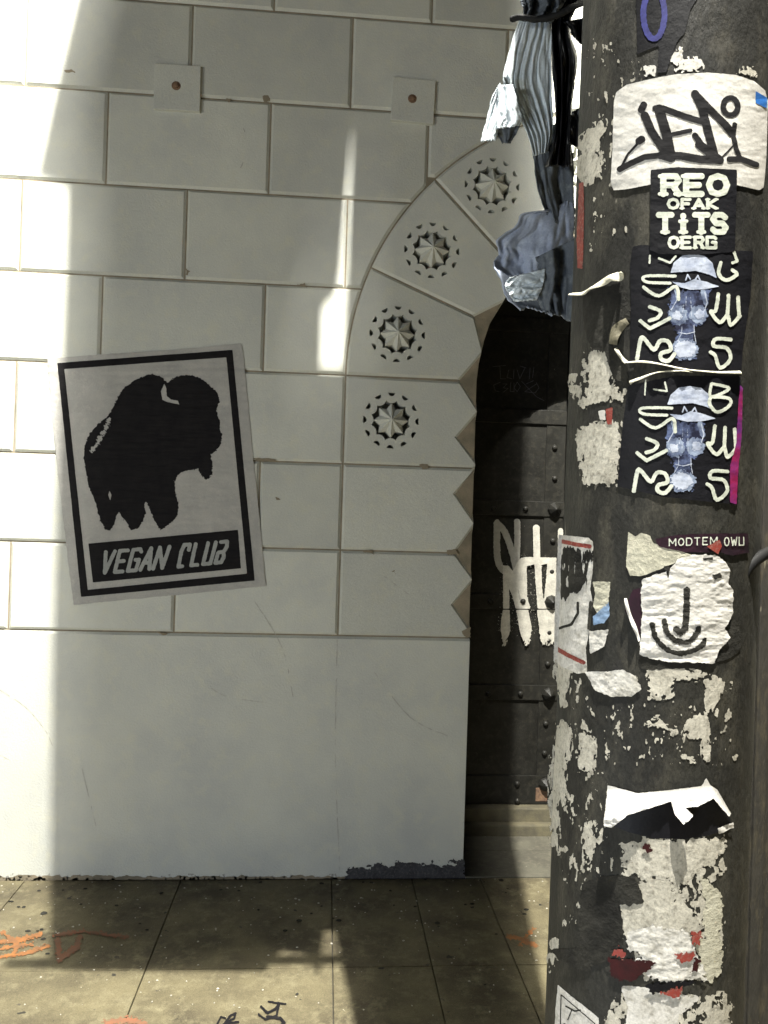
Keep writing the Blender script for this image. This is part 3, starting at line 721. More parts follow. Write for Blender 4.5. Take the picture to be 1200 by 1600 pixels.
# black sticker with slab lettering
P2 = C1([(555, 940), (700, 925), (1025, 938), (1018, 1180), (1012, 1390), (800, 1408), (600, 1402), (550, 1380)])
s2 = sticker('sticker', 'small black sticker with four rows of cream slab letters under the white one', 'sticker', P2, 'black', .0026, .5, 4, 2, 1.6, r1)
slab = []
def slabtext(word, x0, y0, x1, y1, w_):
    n = len(word); cw = (x1-x0)/n; y0 += w_/2; y1 -= w_/2
    for i, c in enumerate(word):
        a, b = x0+i*cw+w_*.45, x0+(i+1)*cw-w_*.45
        for p in GL[c]: slab.append((C1([(a+(b-a)*u, y0+(y1-y0)*v) for u, v in p]), w_/3.529))
        sf = {'T': [(.5, 1)], 'i': [(.5, 1), (.5, .38)], 'R': [(.1, 1), (.1, 0), (.95, 1)], 'F': [(.1, 1)], 'E': [(.05, 1), (.05, 0)], 'A': [(0, 1), (1, 1)], 'K': [(.1, 0), (.1, 1), (.95, 0), (.95, 1)]}.get(c, [])
        for u, v in sf:
            X_ = a+(b-a)*u; Y_ = y0+(y1-y0)*v; slab.append((C1([(X_-w_*.55, Y_), (X_+w_*.55, Y_)]), w_*.62/3.529))
slabtext('REO', 598, 958, 984, 1090, 34); slabtext('OFAK', 642, 1094, 920, 1160, 17); slabtext('TiTS', 584, 1172, 976, 1298, 32); slabtext('OERG', 646, 1302, 918, 1378, 18)
decal('slab_lettering', poleS, .0032, strokes(slab, 1, .3, 2, 5), bbx([P2]), .75, M['cream'], s2, relief=r1)
# two black stickers with the pale mushroom-headed figure
def figure(dx, dy, P, lab, lower, s):
    rr = rel(.0008, 24, 16, s)
    T = lambda L: C2([(x+dx, y+dy) for x, y in L])
    g = sticker('sticker', lab, 'sticker', P, 'black', .0012, .6, 4, s, 1.7, rr)
    body = T([(650, 250), (880, 255), (870, 330), (855, 430), (800, 470), (795, 540), (800, 640), (690, 640), (690, 480), (650, 430), (655, 330)])
    bb = bbx([body], 3)
    decal('figure_body', poleS, .0016, lambda X, Y: f_poly(X, Y, body)-1.5+9*fbm(X/4, Y/4, s+3), bb, 1.0, M['blue'], g, relief=rr)
    dome = T([(662, 165), (680, 110), (725, 70), (785, 62), (850, 72), (890, 110), (915, 195), (875, 175), (800, 155), (730, 160)])
    brim = T([(672, 215), (740, 222), (790, 200), (850, 212), (930, 240), (850, 256), (770, 258), (715, 245)])
    tooth = [(T([(745, 205), (755, 175), (770, 200)]), 2.2), (T([(795, 205), (812, 180), (822, 205)]), 2.2)]
    e = lambda x, y, a, b: (lambda X, Y: f_ell(X, Y, *T([(x, y)])[0], a/3.529, b/3.529)+4.5*fbm(X/2.6, Y/2.6, s))
    decal('figure_highlight', poleS, .0020, U(poly(dome, .6, 3, s), poly(brim, .5, 3, s), strokes(tooth, 1), e(742, 585, 60, 46), e(700, 402, 26, 24), e(822, 392, 26, 26), strokes([(T(p), w_) for p, w_ in (([(705, 262), (694, 320), (664, 372)], 1.2), ([(848, 272), (862, 330), (848, 372)], 1.4), ([(726, 450), (722, 500), (700, 540)], 1.0), ([(790, 448), (792, 500), (800, 545)], 1.0), ([(704, 492), (750, 502), (795, 490)], 1.3), ([(748, 290), (742, 420)], .7), ([(772, 300), (778, 420)], .7), ([(735, 340), (728, 380)], .8))], 1, .5, 2, s)), bbx([dome, body], 6), .9, M['pale'], g, relief=rr)
    decal('figure_haze', poleS, .0018, U(e(705, 400, 52, 54), e(815, 395, 50, 50), e(742, 585, 74, 60), strokes([(T([(840, 270), (855, 330)]), 8), (T([(690, 260), (705, 320)]), 5)], 1, 1.2, 3, 2)), bbx([dome, body], 6), .9, M['midblue'], g, relief=rr)
    L = [([(688, 183), (528, 183), (530, 215), (660, 222)], 16), ([(516, 245), (598, 292), (690, 240), (706, 312)], 18), ([(550, 352), (608, 378), (592, 412), (548, 428)], 20), ([(498, 430), (550, 472), (658, 416)], 20),
         ([(480, 640), (500, 530), (522, 532), (572, 588), (605, 540), (650, 545), (662, 590), (612, 608), (612, 640), (650, 650), (684, 612)], 22),
         ([(922, 282), (908, 372), (882, 380), (930, 438), (972, 400), (990, 452), (1040, 402)], 20), ([(978, 290), (972, 395)], 20), ([(1030, 300), (1036, 402)], 20),
         ([(990, 532), (908, 530), (898, 568), (968, 580), (988, 640), (932, 688), (905, 622), (880, 602)], 20)]
    if lower: L += [([(902, 50), (900, 120), (1000, 75), (905, 48)], 16), ([(900, 120), (998, 130), (1000, 170), (935, 205), (892, 160), (900, 120)], 18), ([(545, 30), (540, 110)], 8), ([(650, 40), (660, 90), (590, 80)], 10)]
    else: L += [([(1008, 50), (1026, 100), (1000, 110)], 16), ([(935, 110), (925, 170), (965, 205), (1022, 175), (1000, 150)], 20), ([(550, 70), (548, 110)], 10), ([(690, 75), (660, 110), (600, 85)], 12)]
    decal('drawn_letters', poleS, .0024, strokes([(smooth_pts(T(p), 5) if len(p) > 3 else T(p), w_/3.529) for p, w_ in L], 1, .7, 2, s), bbx([P]), .8, M['cream'], g, relief=rr)
    return g
P3 = C2([(455, 20), (500, 10), (900, 35), (1115, 45), (1100, 300), (1060, 560), (1050, 700), (900, 712), (700, 690), (500, 660), (440, 650), (445, 300), (440, 120)])
figure(0, 0, P3, 'upper of two black stickers with a pale blue mushroom-headed figure and letters', False, 11)
P4 = C2([(430, 790), (500, 770), (700, 730), (1045, 735), (1055, 900), (1040, 1100), (1030, 1440), (860, 1425), (600, 1395), (370, 1340), (400, 1000)])
g4 = figure(-18, 727, P4, 'lower of two black stickers with a pale blue mushroom-headed figure and magenta edge', True, 23)
decal('magenta_edge', poleS, .0028, poly(C2([(1040, 780), (1055, 800), (1050, 1050), (1030, 1250), (1020, 1440), (985, 1430), (985, 1230), (1020, 1100), (1030, 900)]), .8, 5, 2), bbx([P4]), 1.2, M['magenta'], g4, relief=rel(.0008, 24, 16, 23))
# curled glossy edges between them
def curl(name, pts, wds, lift, matn, parent=None):
    P = smooth_pts(pts, 6); W = np.interp(np.arange(len(P))/(len(P)-1), np.linspace(0, 1, len(wds)), wds); V, Fs = [], []
    for i, p in enumerate(P):
        t = P[min(i+1, len(P)-1)]-P[max(i-1, 0)]; t = t/(np.linalg.norm(t)+1e-9); nrm = np.array([-t[1], t[0]])
        for k in range(6):
            u = k/5; q = p+nrm*W[i]*(u-.5); o_ = .001+lift*math.sin(u*math.pi*.62)*(.6+.4*math.sin(i*.7))
            V.append(tuple(poleS([tuple(q)], o_)[0]))
    n = len(P)
    for i in range(n-1):
        for k in range(5): Fs.append((i*6+k, i*6+k+1, (i+1)*6+k+1, (i+1)*6+k))
    return mk(name, V, Fs, M[matn], parent, smooth=True)
res_parent = post
tg = curl('torn_paper_strip', C2([(120, 280), (180, 280), (250, 245), (330, 200), (385, 185), (405, 165)]), [4, 6, 8, 13, 16, 8], .006, 'beige')
tag(tg, 'curled beige paper edge on the left side of the post beside the upper figure sticker', 'torn paper')
dk = decal('torn_poster_remnant', poleS, .0011, poly(C2([(180, 290), (260, 250), (400, 215), (440, 330), (440, 420), (370, 470), (340, 560), (370, 600), (420, 660), (430, 780), (350, 740), (300, 600), (230, 590), (190, 480)]), 2.5, 7, 4), bbx([C2([(170, 200), (450, 790)])]), 1.6, M['grime_shadow'], relief=rel(.0012, 12, 20, 5))
tag(dk, 'dark torn poster remnant hanging below the curled beige edge', 'torn paper')
tg = curl('torn_paper_strip', C2([(425, 660), (520, 655), (620, 672), (760, 700), (900, 712), (1040, 715)]), [3, 4, 3, 3, 3, 6], .003, 'beige'); tag(tg, 'thin curled edge along the bottom of the upper figure sticker', 'torn paper')
tg = curl('torn_paper_strip', C2([(440, 770), (500, 745), (600, 712), (700, 705), (780, 712)]), [8, 4, 3, 3, 2], .003, 'beige'); tag(tg, 'thin curled edge along the top of the lower figure sticker', 'torn paper')
tg = curl('torn_paper_strip', C2([(365, 580), (395, 630), (425, 662)]), [4, 5, 6], .003, 'beige'); tag(tg, 'short pale curl left of the two figure stickers', 'torn paper')
tg = curl('torn_paper_strip', C2([(350, 560), (370, 480), (430, 430)]), [14, 18, 12], .003, 'sill'); tag(tg, 'brown curled scrap at the left edge of the upper figure sticker', 'torn paper')

def residue(name, lab, P, matn, thr, sx, sy, s, off=.0008, step=1.1, cat='torn paper', edge_=3.0, cap=60):
    def f(X, Y):
        d = f_poly(X, Y, P); return np.minimum(d+edge_*fbm(X/6, Y/6, s+9), cap)*.12+ (fbm(X/sx, Y/sy, s, 5)-thr)*3.2 - np.where(d < 0, .6, 0)+np.where(d < -6, -9, 0)
    ob = decal(name, poleS, off, f, bbx([P], 6), step, M[matn])
    if ob: tag(ob, lab, cat)
    return ob
residue('paper_residue', 'speckled white paper residue left of the upper figure sticker', C2([(180, 640), (230, 560), (320, 590), (350, 700), (340, 790), (420, 800), (410, 880), (280, 880), (170, 900), (190, 780)]), 'scrap', .0, 6, 9, 31)
residue('paper_residue', 'larger white paper residue with fine scratches left of the lower figure sticker', C2([(150, 1040), (250, 1000), (380, 990), (375, 1150), (360, 1325), (190, 1325), (170, 1180)]), 'scrap', -.32, 4, 8, 37)
residue('paper_residue', 'small pale scrap on the far left edge of the post level with the speckled residue', C2([(110, 740), (135, 735), (160, 800), (150, 850), (125, 830)]), 'scrap', -.3, 4, 8, 39)
ob = decal('red_scrap', poleS, .0014, poly(C2([(305, 915), (345, 905), (340, 1000), (315, 1000)]), 1, 4, 2), bbx([C2([(300, 900), (350, 1010)])]), 1, M['red']); tag(ob, 'tiny bright red scrap with white left half above the scratched residue', 'torn paper')
decal('white_half', poleS, .0016, poly(C2([(265, 925), (303, 918), (306, 975), (275, 975)]), 1, 4, 2), bbx([C2([(255, 905), (310, 985)])]), 1, M['white'], ob)
residue('paper_residue', 'pale scuffed scrap high on the left edge of the post beside the white sticker', C1([(175, 760), (240, 710), (300, 670), (290, 710), (250, 760), (275, 880), (260, 980), (200, 1010), (165, 960)]), 'scrap', -.35, 5, 12, 41)
ob = decal('red_strip', poleS, .0009, poly(C1([(160, 1010), (185, 1005), (188, 1200), (182, 1410), (178, 1480), (150, 1480), (146, 1300)]), 1, 5, 3), bbx([C1([(140, 1000), (192, 1490)])]), 1.2, M['red']); tag(ob, 'narrow faded red sticker strip on the upper left edge of the post', 'sticker')
# dark painted-out patch with a blue marker ring at the top
ob = decal('sticker', poleS, .0009, poly(C1([(470, -40), (840, -60), (770, 60), (740, 180), (700, 230), (660, 330), (640, 400), (590, 400), (600, 250), (480, 300), (475, 120)]), 1.5, 6, 5), bbx([C1([(460, -60), (860, 410)])]), 1.5, M['black']); tag(ob, 'dark sticker patch with a blue marker ring at the top of the post', 'sticker')
decal('blue_ring', poleS, .0016, strokes([(C1([(572+58*math.cos(t), 80+135*math.sin(t)) for t in np.linspace(0, 6.3, 24)]), 9)], 1, 1.2, 3, 6), bbx([C1([(480, -80), (660, 240)])]), 1, M['bluetag'], ob)
residue('paper_residue', 'small white blotch above the large white sticker', C1([(680, 330), (720, 270), (740, 330), (820, 330), (830, 370), (780, 395), (700, 380)]), 'whitetorn', -.2, 4, 5, 43)
residue('paper_residue', 'little white fleck above the left of the large white sticker', C1([(530, 380), (565, 378), (560, 410), (535, 405)]), 'whitetorn', -.4, 4, 5, 44)
residue('paper_residue', 'faint white fleck above the right shoulder of the large white sticker', C1([(1040, 400), (1090, 365), (1120, 390), (1130, 415), (1080, 415)]), 'scrap', -.1, 3, 4, 45)
# round-cornered sticker with red bars
P7 = C3([(48, 125), (210, 142), (238, 165), (238, 300), (222, 430), (235, 480), (218, 640), (200, 750), (205, 885), (150, 892), (60, 850), (20, 820), (30, 480)])
r7 = rel(.0008, 16, 12, 6)
s7 = sticker('sticker', 'white sticker with two red bars and black drips on the left edge of the post', 'sticker', P7, 'whitetorn', .0012, 1.0, 5, 7, 1.5, r7)
for L_ in ([(66, 162), (150, 180), (220, 190)], [(35, 752), (110, 795), (186, 830)]):
    decal('red_bar', poleS, .0018, strokes([(C3(L_), 6.5)], 1, .6, 3, 4), bbx([C3(L_)], 8), 1, M['red'], s7, relief=r7)
decal('black_drips', poleS, .0018, lambda X, Y: np.maximum(np.minimum(f_poly(X, Y, C3([(60, 195), (232, 215), (238, 265), (200, 280), (190, 400), (130, 450), (60, 480)]))*.25+.4, 1.2)+2.4*fbm(X/2.6, Y/26, 12)-.2, strokes([(C3([(155, 500), (155, 560), (120, 620), (50, 642)]), 4), (C3([(205, 290), (190, 380), (150, 440)]), 5), (C3([(225, 500), (215, 640)]), 5)], 1, .6, 3, 2)(X, Y)), bbx([C3([(45, 180), (240, 655)])]), 1, M['grime_shadow'], s7, relief=r7)
for P, mn, lab in (([(238, 385), (332, 385), (325, 500), (262, 555), (238, 520), (250, 450)], 'beige', 'beige torn scrap above the light blue one'), ([(238, 575), (325, 492), (328, 570), (300, 612), (240, 625)], 'lblue', 'light blue torn scrap beside the sticker with red bars'),
                   ([(215, 655), (322, 648), (300, 740), (222, 785)], 'whitetorn', 'pale grey torn scrap just under the light blue one'), ([(195, 880), (300, 880), (400, 868), (465, 900), (505, 975), (450, 1015), (340, 1017), (250, 985)], 'whitetorn', 'long curved white torn scrap below the sticker with red bars')):
    sticker('paper_scrap', lab, 'torn paper', C3(P), mn, .0016, 1.6, 5, len(lab), 1.3, rel(.0012, 9, 9, 4))
# beige paper, lettered strip and white ringed sticker
sticker('paper_scrap', 'flat beige paper piece above the white ringed sticker', 'torn paper', C3([(430, 110), (470, 135), (500, 115), (550, 130), (570, 175), (640, 190), (790, 240), (640, 300), (510, 352), (440, 350), (418, 300)]), 'beige', .0012, .9, 5, 3, 1.4, rel(.0008, 14, 14, 5))
sp = sticker('sticker', 'torn dark plum strip with a row of pale capital letters', 'sticker', C3([(575, 150), (700, 125), (900, 118), (1085, 118), (1092, 225), (1000, 240), (930, 222), (740, 222), (600, 190)]), 'purple', .0018, 1.2, 5, 8, 1.3, rel(.0007, 14, 10, 5))
decal('capital_letters', poleS, .0025, strokes([(p[0], 1.7) for p in text('MODTEM', C3([(655, 148), (915, 138), (915, 178), (655, 186)]), gap=.5)+text('OWU', C3([(955, 140), (1060, 138), (1060, 182), (955, 186)]), gap=.5)], 1, .4, 2, 3), bbx([C3([(640, 130), (1080, 195)])]), .7, M['cream'], sp, relief=rel(.0007, 14, 10, 5))
ob = decal('red_scrap', poleS, .0034, poly(C3([(860, 190), (930, 150), (940, 190), (920, 232)]), 1, 4, 2), bbx([C3([(850, 130), (945, 240)])]), 1, M['red'], sp)
sticker('paper_scrap', 'plum coloured torn corner on the left of the white ringed sticker', 'torn paper', C3([(455, 430), (505, 415), (510, 560), (490, 690), (440, 600), (410, 540)]), 'purple', .0012, 1.5, 5, 3, 1.3)
P9 = C3([(508, 372), (570, 345), (640, 330), (700, 262), (780, 235), (900, 235), (960, 270), (982, 320), (975, 400), (1002, 430), (1000, 560), (958, 640), (988, 690), (930, 760), (898, 832), (640, 826), (520, 800), (492, 785), (508, 560), (498, 470)])
r9 = rel(.0022, 26, 13, 8)
s9 = sticker('sticker', 'crumpled bright white sticker with a hook letter inside two grey arcs', 'sticker', P9, 'white', .0022, 2.2, 5, 9, 1.2, r9)
decal('grey_rings', poleS, .0029, strokes([(C3([(750, 428), (746, 560), (742, 640), (715, 665), (690, 645)]), 9.5), (C3(smooth_pts([(628, 600), (645, 670), (700, 712), (760, 712), (805, 665), (812, 640)])), 8), (C3(smooth_pts([(562, 620), (580, 690), (640, 755), (720, 778), (815, 748), (850, 705)])), 8)], 1, 2.2, 2.2, 5), bbx([C3([(540, 400), (840, 800)])]), .8, M['grime_shadow'], s9, relief=r9)
decal('dark_tear', poleS, .0029, U(poly(C3([(625, 300), (660, 300), (650, 360)]), 2, 4, 1), poly(C3([(890, 345), (930, 335), (940, 360), (900, 372)]), 2, 4, 1), poly(C3([(835, 255), (890, 250), (890, 262), (840, 266)]), 1, 4, 1)), bbx([P9]), 1, M['grime_shadow'], s9, relief=r9)
tg = curl('torn_paper_strip', C3([(418, 475), (440, 570), (470, 640), (492, 710)]), [3, 5, 5, 3], .004, 'white'); tag(tg, 'thin white curled sliver left of the white ringed sticker', 'torn paper')
ob = decal('shadow_patch', poleS, .0010, poly(C3([(480, 795), (640, 822), (900, 830), (1000, 800), (1045, 760), (1050, 650), (1000, 560), (980, 680), (940, 770), (820, 860), (560, 870), (500, 860)]), 2, 6, 3), bbx([C3([(470, 560), (1060, 880)])]), 1.4, M['grime_shadow']); tag(ob, 'painted shadow around the foot of the white ringed sticker', 'torn paper')  # shadow of the white sticker painted as a dark film on the post
residue('paper_residue', 'pale flaked residue directly under the white ringed sticker', C3([(540, 890), (640, 850), (720, 870), (820, 890), (810, 920), (720, 900), (660, 940), (665, 1010), (550, 1025), (560, 950)]), 'scrap', -.35, 6, 6, 51)
residue('paper_residue', 'teardrop white residue right of centre under the white ringed sticker', C3([(860, 940), (900, 915), (942, 940), (930, 1000), (890, 1060), (872, 1100), (862, 1000)]), 'scrap', -.5, 6, 8, 52)
residue('paper_residue', 'white residue with a long drip low on the right of the post', C3([(750, 1190), (790, 1120), (850, 1120), (865, 1240), (862, 1360), (848, 1355), (840, 1240), (770, 1230)]), 'scrap', -.45, 6, 8, 53)
residue('paper_residue', 'two faint white dashes in the middle of the bare dark stretch', C3([(530, 1150), (600, 1135), (635, 1160), (620, 1175), (690, 1200), (680, 1212), (560, 1170)]), 'scrap', -.1, 6, 4, 54)
residue('paper_residue', 'tiny pale smudge above the lifted black and white sheet', C3([(720, 1350), (760, 1330), (800, 1345), (790, 1370), (730, 1375)]), 'scrap', -.1, 6, 4, 55)
residue('paper_residue', 'streaky pale residue on the left edge of the post at mid height', C3([(40, 830), (105, 870), (100, 960), (80, 1060), (55, 1060), (60, 940), (30, 900)]), 'scrap', -.35, 4, 12, 56)
residue('paper_residue', 'long vertical pale runs on the left edge of the post', C3([(25, 1170), (60, 1160), (130, 1200), (110, 1300), (80, 1420), (70, 1600), (20, 1640), (10, 1400)]), 'scrap', -.25, 4, 16, 57)
residue('paper_residue', 'white rectangular residue beside the long pale runs', C3([(170, 1235), (240, 1250), (238, 1330), (232, 1430), (170, 1400), (178, 1320)]), 'scrap', -.42, 5, 8, 58)
residue('paper_residue', 'pale streaks on the left edge of the post below the riveted door foot', C4([(70, 0), (100, 0), (100, 200), (110, 330), (105, 440), (72, 380), (72, 200)]), 'scrap', -.2, 4, 12, 59)
residue('paper_residue', 'group of white vertical flakes left of the lifted sheet', C4([(240, 310), (290, 282), (300, 360), (345, 300), (345, 380), (310, 400), (290, 470), (262, 515), (250, 420)]), 'scrap', -.15, 4, 9, 60)
residue('paper_residue', 'thin pale flakes on the lower left edge of the post', C4([(62, 900), (95, 880), (90, 1000), (60, 1050), (70, 960)]), 'scrap', -.15, 4, 9, 66)
# lifted sheet: black panel paints backing and flap shadow; white flap stands off the post
ob = sticker('lifted_sheet', 'half torn black sheet with the shadow painted in under its lifted white flaps', 'torn paper', C4([(370, 290), (480, 235), (690, 165), (900, 140), (1000, 245), (1005, 312), (880, 352), (760, 370), (600, 365), (470, 332)]), 'black', .0012, .8, 4, 4, 1.4)
WF = C4([(368, 88), (400, 95), (520, 128), (690, 112), (850, 90), (872, 48), (892, 85), (930, 110), (1000, 235), (985, 248), (900, 150), (820, 190), (760, 198), (792, 232), (745, 276), (708, 232), (690, 168), (480, 232), (400, 298), (362, 290)])
def lift(x, y):
    top_ = np.interp(x, [950, 1045, 1110, 1140], [1232, 1236, 1226, 1270]); t = np.clip((y-top_)/45, 0, 1)
    return .001+.009*t**1.3*(.8+.3*fbm(x/14, y/14, 3))
decal('white_flap', poleS, .002, poly(WF, .7, 3, 2), bbx([WF]), 1.3, M['white'], ob, relief=lift)
decal('white_flap', poleS, .002, poly(C4([(932, 312), (1012, 280), (1014, 308), (940, 342)]), 1, 4, 1), bbx([C4([(920, 270), (1020, 350)])]), 1.2, M['white'], ob, relief=rel(.002, 10, 10, 2))
residue('paper_residue', 'broad patch of peeling cream residue under the lifted sheet', C4([(440, 400), (560, 370), (700, 375), (960, 360), (970, 400), (930, 470), (800, 540), (780, 610), (640, 560), (520, 560), (450, 540)]), 'scrap', -.18, 9, 9, 61)
residue('paper_residue', 'blotchy grey and cream residue in the middle of the lower post', C4([(440, 700), (545, 580), (700, 600), (790, 740), (800, 900), (700, 950), (480, 930), (440, 830)]), 'scrap', -.12, 9, 8, 62)
residue('paper_residue', 'thin scuffed pale layer spread behind the low cream papers', C4([(440, 395), (700, 380), (970, 380), (965, 560), (900, 600), (960, 800), (960, 1000), (860, 1110), (560, 1110), (470, 900), (440, 700), (540, 600)]), 'scrap', .02, 7, 10, 71, off=.0006, cap=3)
residue('paper_residue', 'streaky pale layer at the very bottom of the post', C4([(400, 1180), (980, 1180), (1010, 1400), (330, 1400)]), 'scrap', .06, 7, 10, 72, off=.0006, cap=3)
residue('paper_residue', 'scattered thin flakes on the bare stretch at mid height', C3([(120, 900), (1000, 880), (1040, 1400), (140, 1400)]), 'scrap', .47, 7, 13, 73, off=.0006, cap=3)
residue('paper_residue', 'scattered thin flakes on the lower left of the post', C4([(110, 20), (360, 20), (420, 560), (130, 900)]), 'scrap', .44, 5, 14, 74, off=.0006, cap=3)
residue('paper_residue', 'scattered thin flakes on the upper left of the post', C1([(200, 120), (540, 380), (340, 560), (440, 1300), (200, 1400)]), 'scrap', .50, 6, 12, 75, off=.0006, cap=3)
ob = sticker('paper_scrap', 'smooth cream paper arc along the lower right of the post', 'torn paper', C4([(860, 560), (920, 620), (962, 680), (962, 760), (945, 850), (965, 960), (950, 1060), (910, 1120), (820, 1060), (850, 1000), (800, 900), (870, 880), (855, 780), (880, 700), (850, 640)]), 'beige', .0010, 6, 5, 12, 1.1)
sticker('paper_scrap', 'wide cream paper band crossing the lower post', 'torn paper', C4([(460, 850), (600, 820), (780, 850), (830, 950), (840, 1000), (880, 1100), (720, 1110), (600, 1100), (500, 1010), (540, 985), (470, 930)]), 'whitetorn', .0016, 8, 6, 13, 1.1, rel(.0012, 18, 10, 3))
dkp = sticker('torn_poster_remnant', 'round dark paper patch on the lower left of the post', 'torn paper', C4([(235, 600), (330, 562), (505, 558), (548, 640), (545, 705), (430, 715), (450, 850), (440, 920), (380, 990), (250, 1060), (110, 1000), (80, 950), (200, 930), (220, 760)]), 'grime_shadow', .0012, 5, 8, 14, 1.4, rel(.0012, 22, 22, 9))
for P, mn, lab in (([(380, 960), (420, 928), (460, 962), (450, 990)], 'red', 'small bright red scrap at the left end of the cream band'), ([(368, 985), (470, 990), (610, 1010), (560, 1060), (490, 1115), (385, 1080)], 'darkred', 'dark red torn scrap under the cream band'),
                   ([(700, 960), (820, 955), (790, 1000), (750, 1005)], 'red', 'red scrap on the middle of the cream band'), ([(790, 850), (848, 850), (835, 910), (815, 920)], 'red', 'red scrap at the upper right of the cream band'), ([(820, 985), (852, 990), (820, 1060), (780, 1075)], 'darkred', 'dark red sliver right of the cream band'),
                   ([(560, 1125), (720, 1105), (880, 1105), (720, 1140), (600, 1170)], 'black', 'black curved tear beneath the cream band'), ([(640, 1165), (750, 1130), (735, 1190), (690, 1190)], 'red', 'red scrap below the black curved tear'), ([(545, 400), (580, 385), (600, 430), (560, 440)], 'darkred', 'tiny rust red fleck under the lifted sheet')):
    sticker('paper_scrap', lab, 'torn paper', C4(P), mn, .0042 if mn != 'darkred' else .0036, 6, 4, len(lab), .9)
residue('paper_residue', 'cream pasted paper at the very bottom of the post', C4([(455, 1150), (560, 1160), (640, 1190), (820, 1200), (720, 1280), (690, 1380), (470, 1380), (490, 1240)]), 'whitetorn', -.75, 9, 9, 63)
residue('paper_residue', 'speckled yellowish residue at the lower right of the post', C4([(860, 1320), (940, 1250), (1010, 1230), (1010, 1380), (850, 1380)]), 'scrap', .0, 6, 6, 64)
P13 = C4([(108, 1130), (180, 1190), (320, 1300), (322, 1400), (90, 1400), (95, 1250)])
ob = sticker('sticker', 'pale sticker with thin black outline cut by the bottom left of the post', 'sticker', P13, 'whitetorn', .0012, .8, 4, 15, 1.3)
decal('outline_print', poleS, .0018, strokes([(C4([(125, 1180), (300, 1330), (310, 1400)]), 1.6), (C4([(125, 1180), (120, 1390)]), 1.6), (C4([(150, 1240), (195, 1265), (225, 1260)]), 2.5), (C4([(180, 1260), (160, 1310)]), 1.8), (C4([(140, 1330), (220, 1390)]), 2)], 1, .3, 2, 2), bbx([P13]), .8, M['grime_shadow'], ob)

# ------------------------------------------------------------------ rags and black plastic caught beside the post
def cloth(name, Lp, Rp, y0, amp, nf, matn, s, parent=None, rag=3, nu=60, nv=80, tilt=0, curve=0, across=False):
    Lp, Rp = smooth_pts(Lp, 8), smooth_pts(Rp, 8)
    V = []
    for j in range(nv+1):
        v = j/nv
        a = np.array([np.interp(v, np.linspace(0, 1, len(Lp)), [p[i] for p in Lp]) for i in (0, 1)])
        b = np.array([np.interp(v, np.linspace(0, 1, len(Rp)), [p[i] for p in Rp]) for i in (0, 1)])
        for k in range(nu+1):
            u = k/nu; q = a*(1-u)+b*u
            n1 = float(fbm(np.array([u*3+s]), np.array([v*2.0]), s)[0]); n2 = float(fbm(np.array([u*9+s]), np.array([v*7.0]), s+3)[0])
            ph = 2*math.pi*nf*((v if across else u)+.22*n1+.05*math.sin(5*(u if across else v)+s))+s
            d = amp*(math.sin(ph)+.35*math.sin(2.3*ph+1.3))*(.55+.45*v)*(1+.6*n2)+amp*1.4*n1+amp*.3*n2+tilt*u+curve*math.sin(math.pi*u)
            if v > .93: q = q+np.array([0, rag*fbm(np.array([u*14+s]), np.array([.5]), s)[0]*(v-.93)/.07])
            if u in (0, 1): q = q+np.array([rag*.5*fbm(np.array([v*14+s]), np.array([u+.5]), s)[0], 0])
            rr = rays([tuple(q)])[0]; t = (y0+d-CAM[1])/rr[1]; V.append(tuple(CAM+rr*t))
    Fs = [(j*(nu+1)+k, j*(nu+1)+k+1, (j+1)*(nu+1)+k+1, (j+1)*(nu+1)+k) for j in range(nv) for k in range(nu)]
    ob = mk(name, V, Fs, M[matn], parent, smooth=True)
    md = ob.modifiers.new('thickness', 'SOLIDIFY'); md.thickness = .0014; md.offset = 0
    return ob
ragr = cloth('cloth_rag', [(814, 26), (802, 58), (791, 98), (786, 128), (799, 160), (814, 188), (826, 215), (834, 244)], [(860, 26), (862, 60), (861, 100), (862, 150), (864, 190), (862, 214), (856, 236)], -2.02, .0024, 5.2, 'clothp', 1, tilt=.012, nu=90)
tag(ragr, 'pale pleated rag hanging against the left side of the post', 'rag')
cloth('side_tail', [(781, 130), (768, 154), (760, 188), (751, 221)], [(786, 138), (785, 170), (780, 196), (774, 219)], -2.035, .0022, 1.5, 'clothp', 4, ragr, nv=40, nu=30)
cloth('side_tail', [(778, 134), (778, 165), (776, 188), (776, 202)], [(802, 132), (809, 163), (815, 185), (811, 196)], -2.038, .0025, 1.2, 'clothp', 6, ragr, nv=40, nu=30)
cloth('side_tail', [(775, 196), (777, 210), (785, 223)], [(814, 190), (808, 206), (797, 224)], -2.025, .005, 1.2, 'clothg', 7, ragr, nv=30, nu=24)  # dark cloth paints the shaded part of the middle tail
neck = cloth('cloth_rag', [(828, 205), (833, 240), (838, 285), (848, 320), (858, 345)], [(884, 190), (895, 240), (896, 290), (897, 330), (897, 360)], -1.995, .006, 1.8, 'clothg', 8, tilt=.02)
tag(neck, 'dark grey neck of cloth joining the pale rag to the bunched blue grey one', 'rag')
r2 = cloth('cloth_rag', [(856, 330), (818, 334), (806, 354), (777, 375), (780, 396), (770, 412), (783, 437), (791, 466), (812, 480)], [(893, 310), (897, 340), (897, 370), (898, 400), (898, 430), (897, 455), (896, 470), (895, 485), (892, 498)], -2.0, .012, 1.3, 'clothb', 9, tilt=.02, rag=12, across=True)
tag(r2, 'bunched blue grey rag hanging at the end of the pale one over the dark doorway', 'rag')
cloth('lit_fold', [(796, 434), (789, 446), (796, 460), (803, 471)], [(852, 420), (850, 438), (846, 452), (838, 469)], -2.05, .0028, 3.0, 'clothp', 12, r2, nv=50, nu=40, across=True)  # paler cloth paints the lamplit patch on the rag
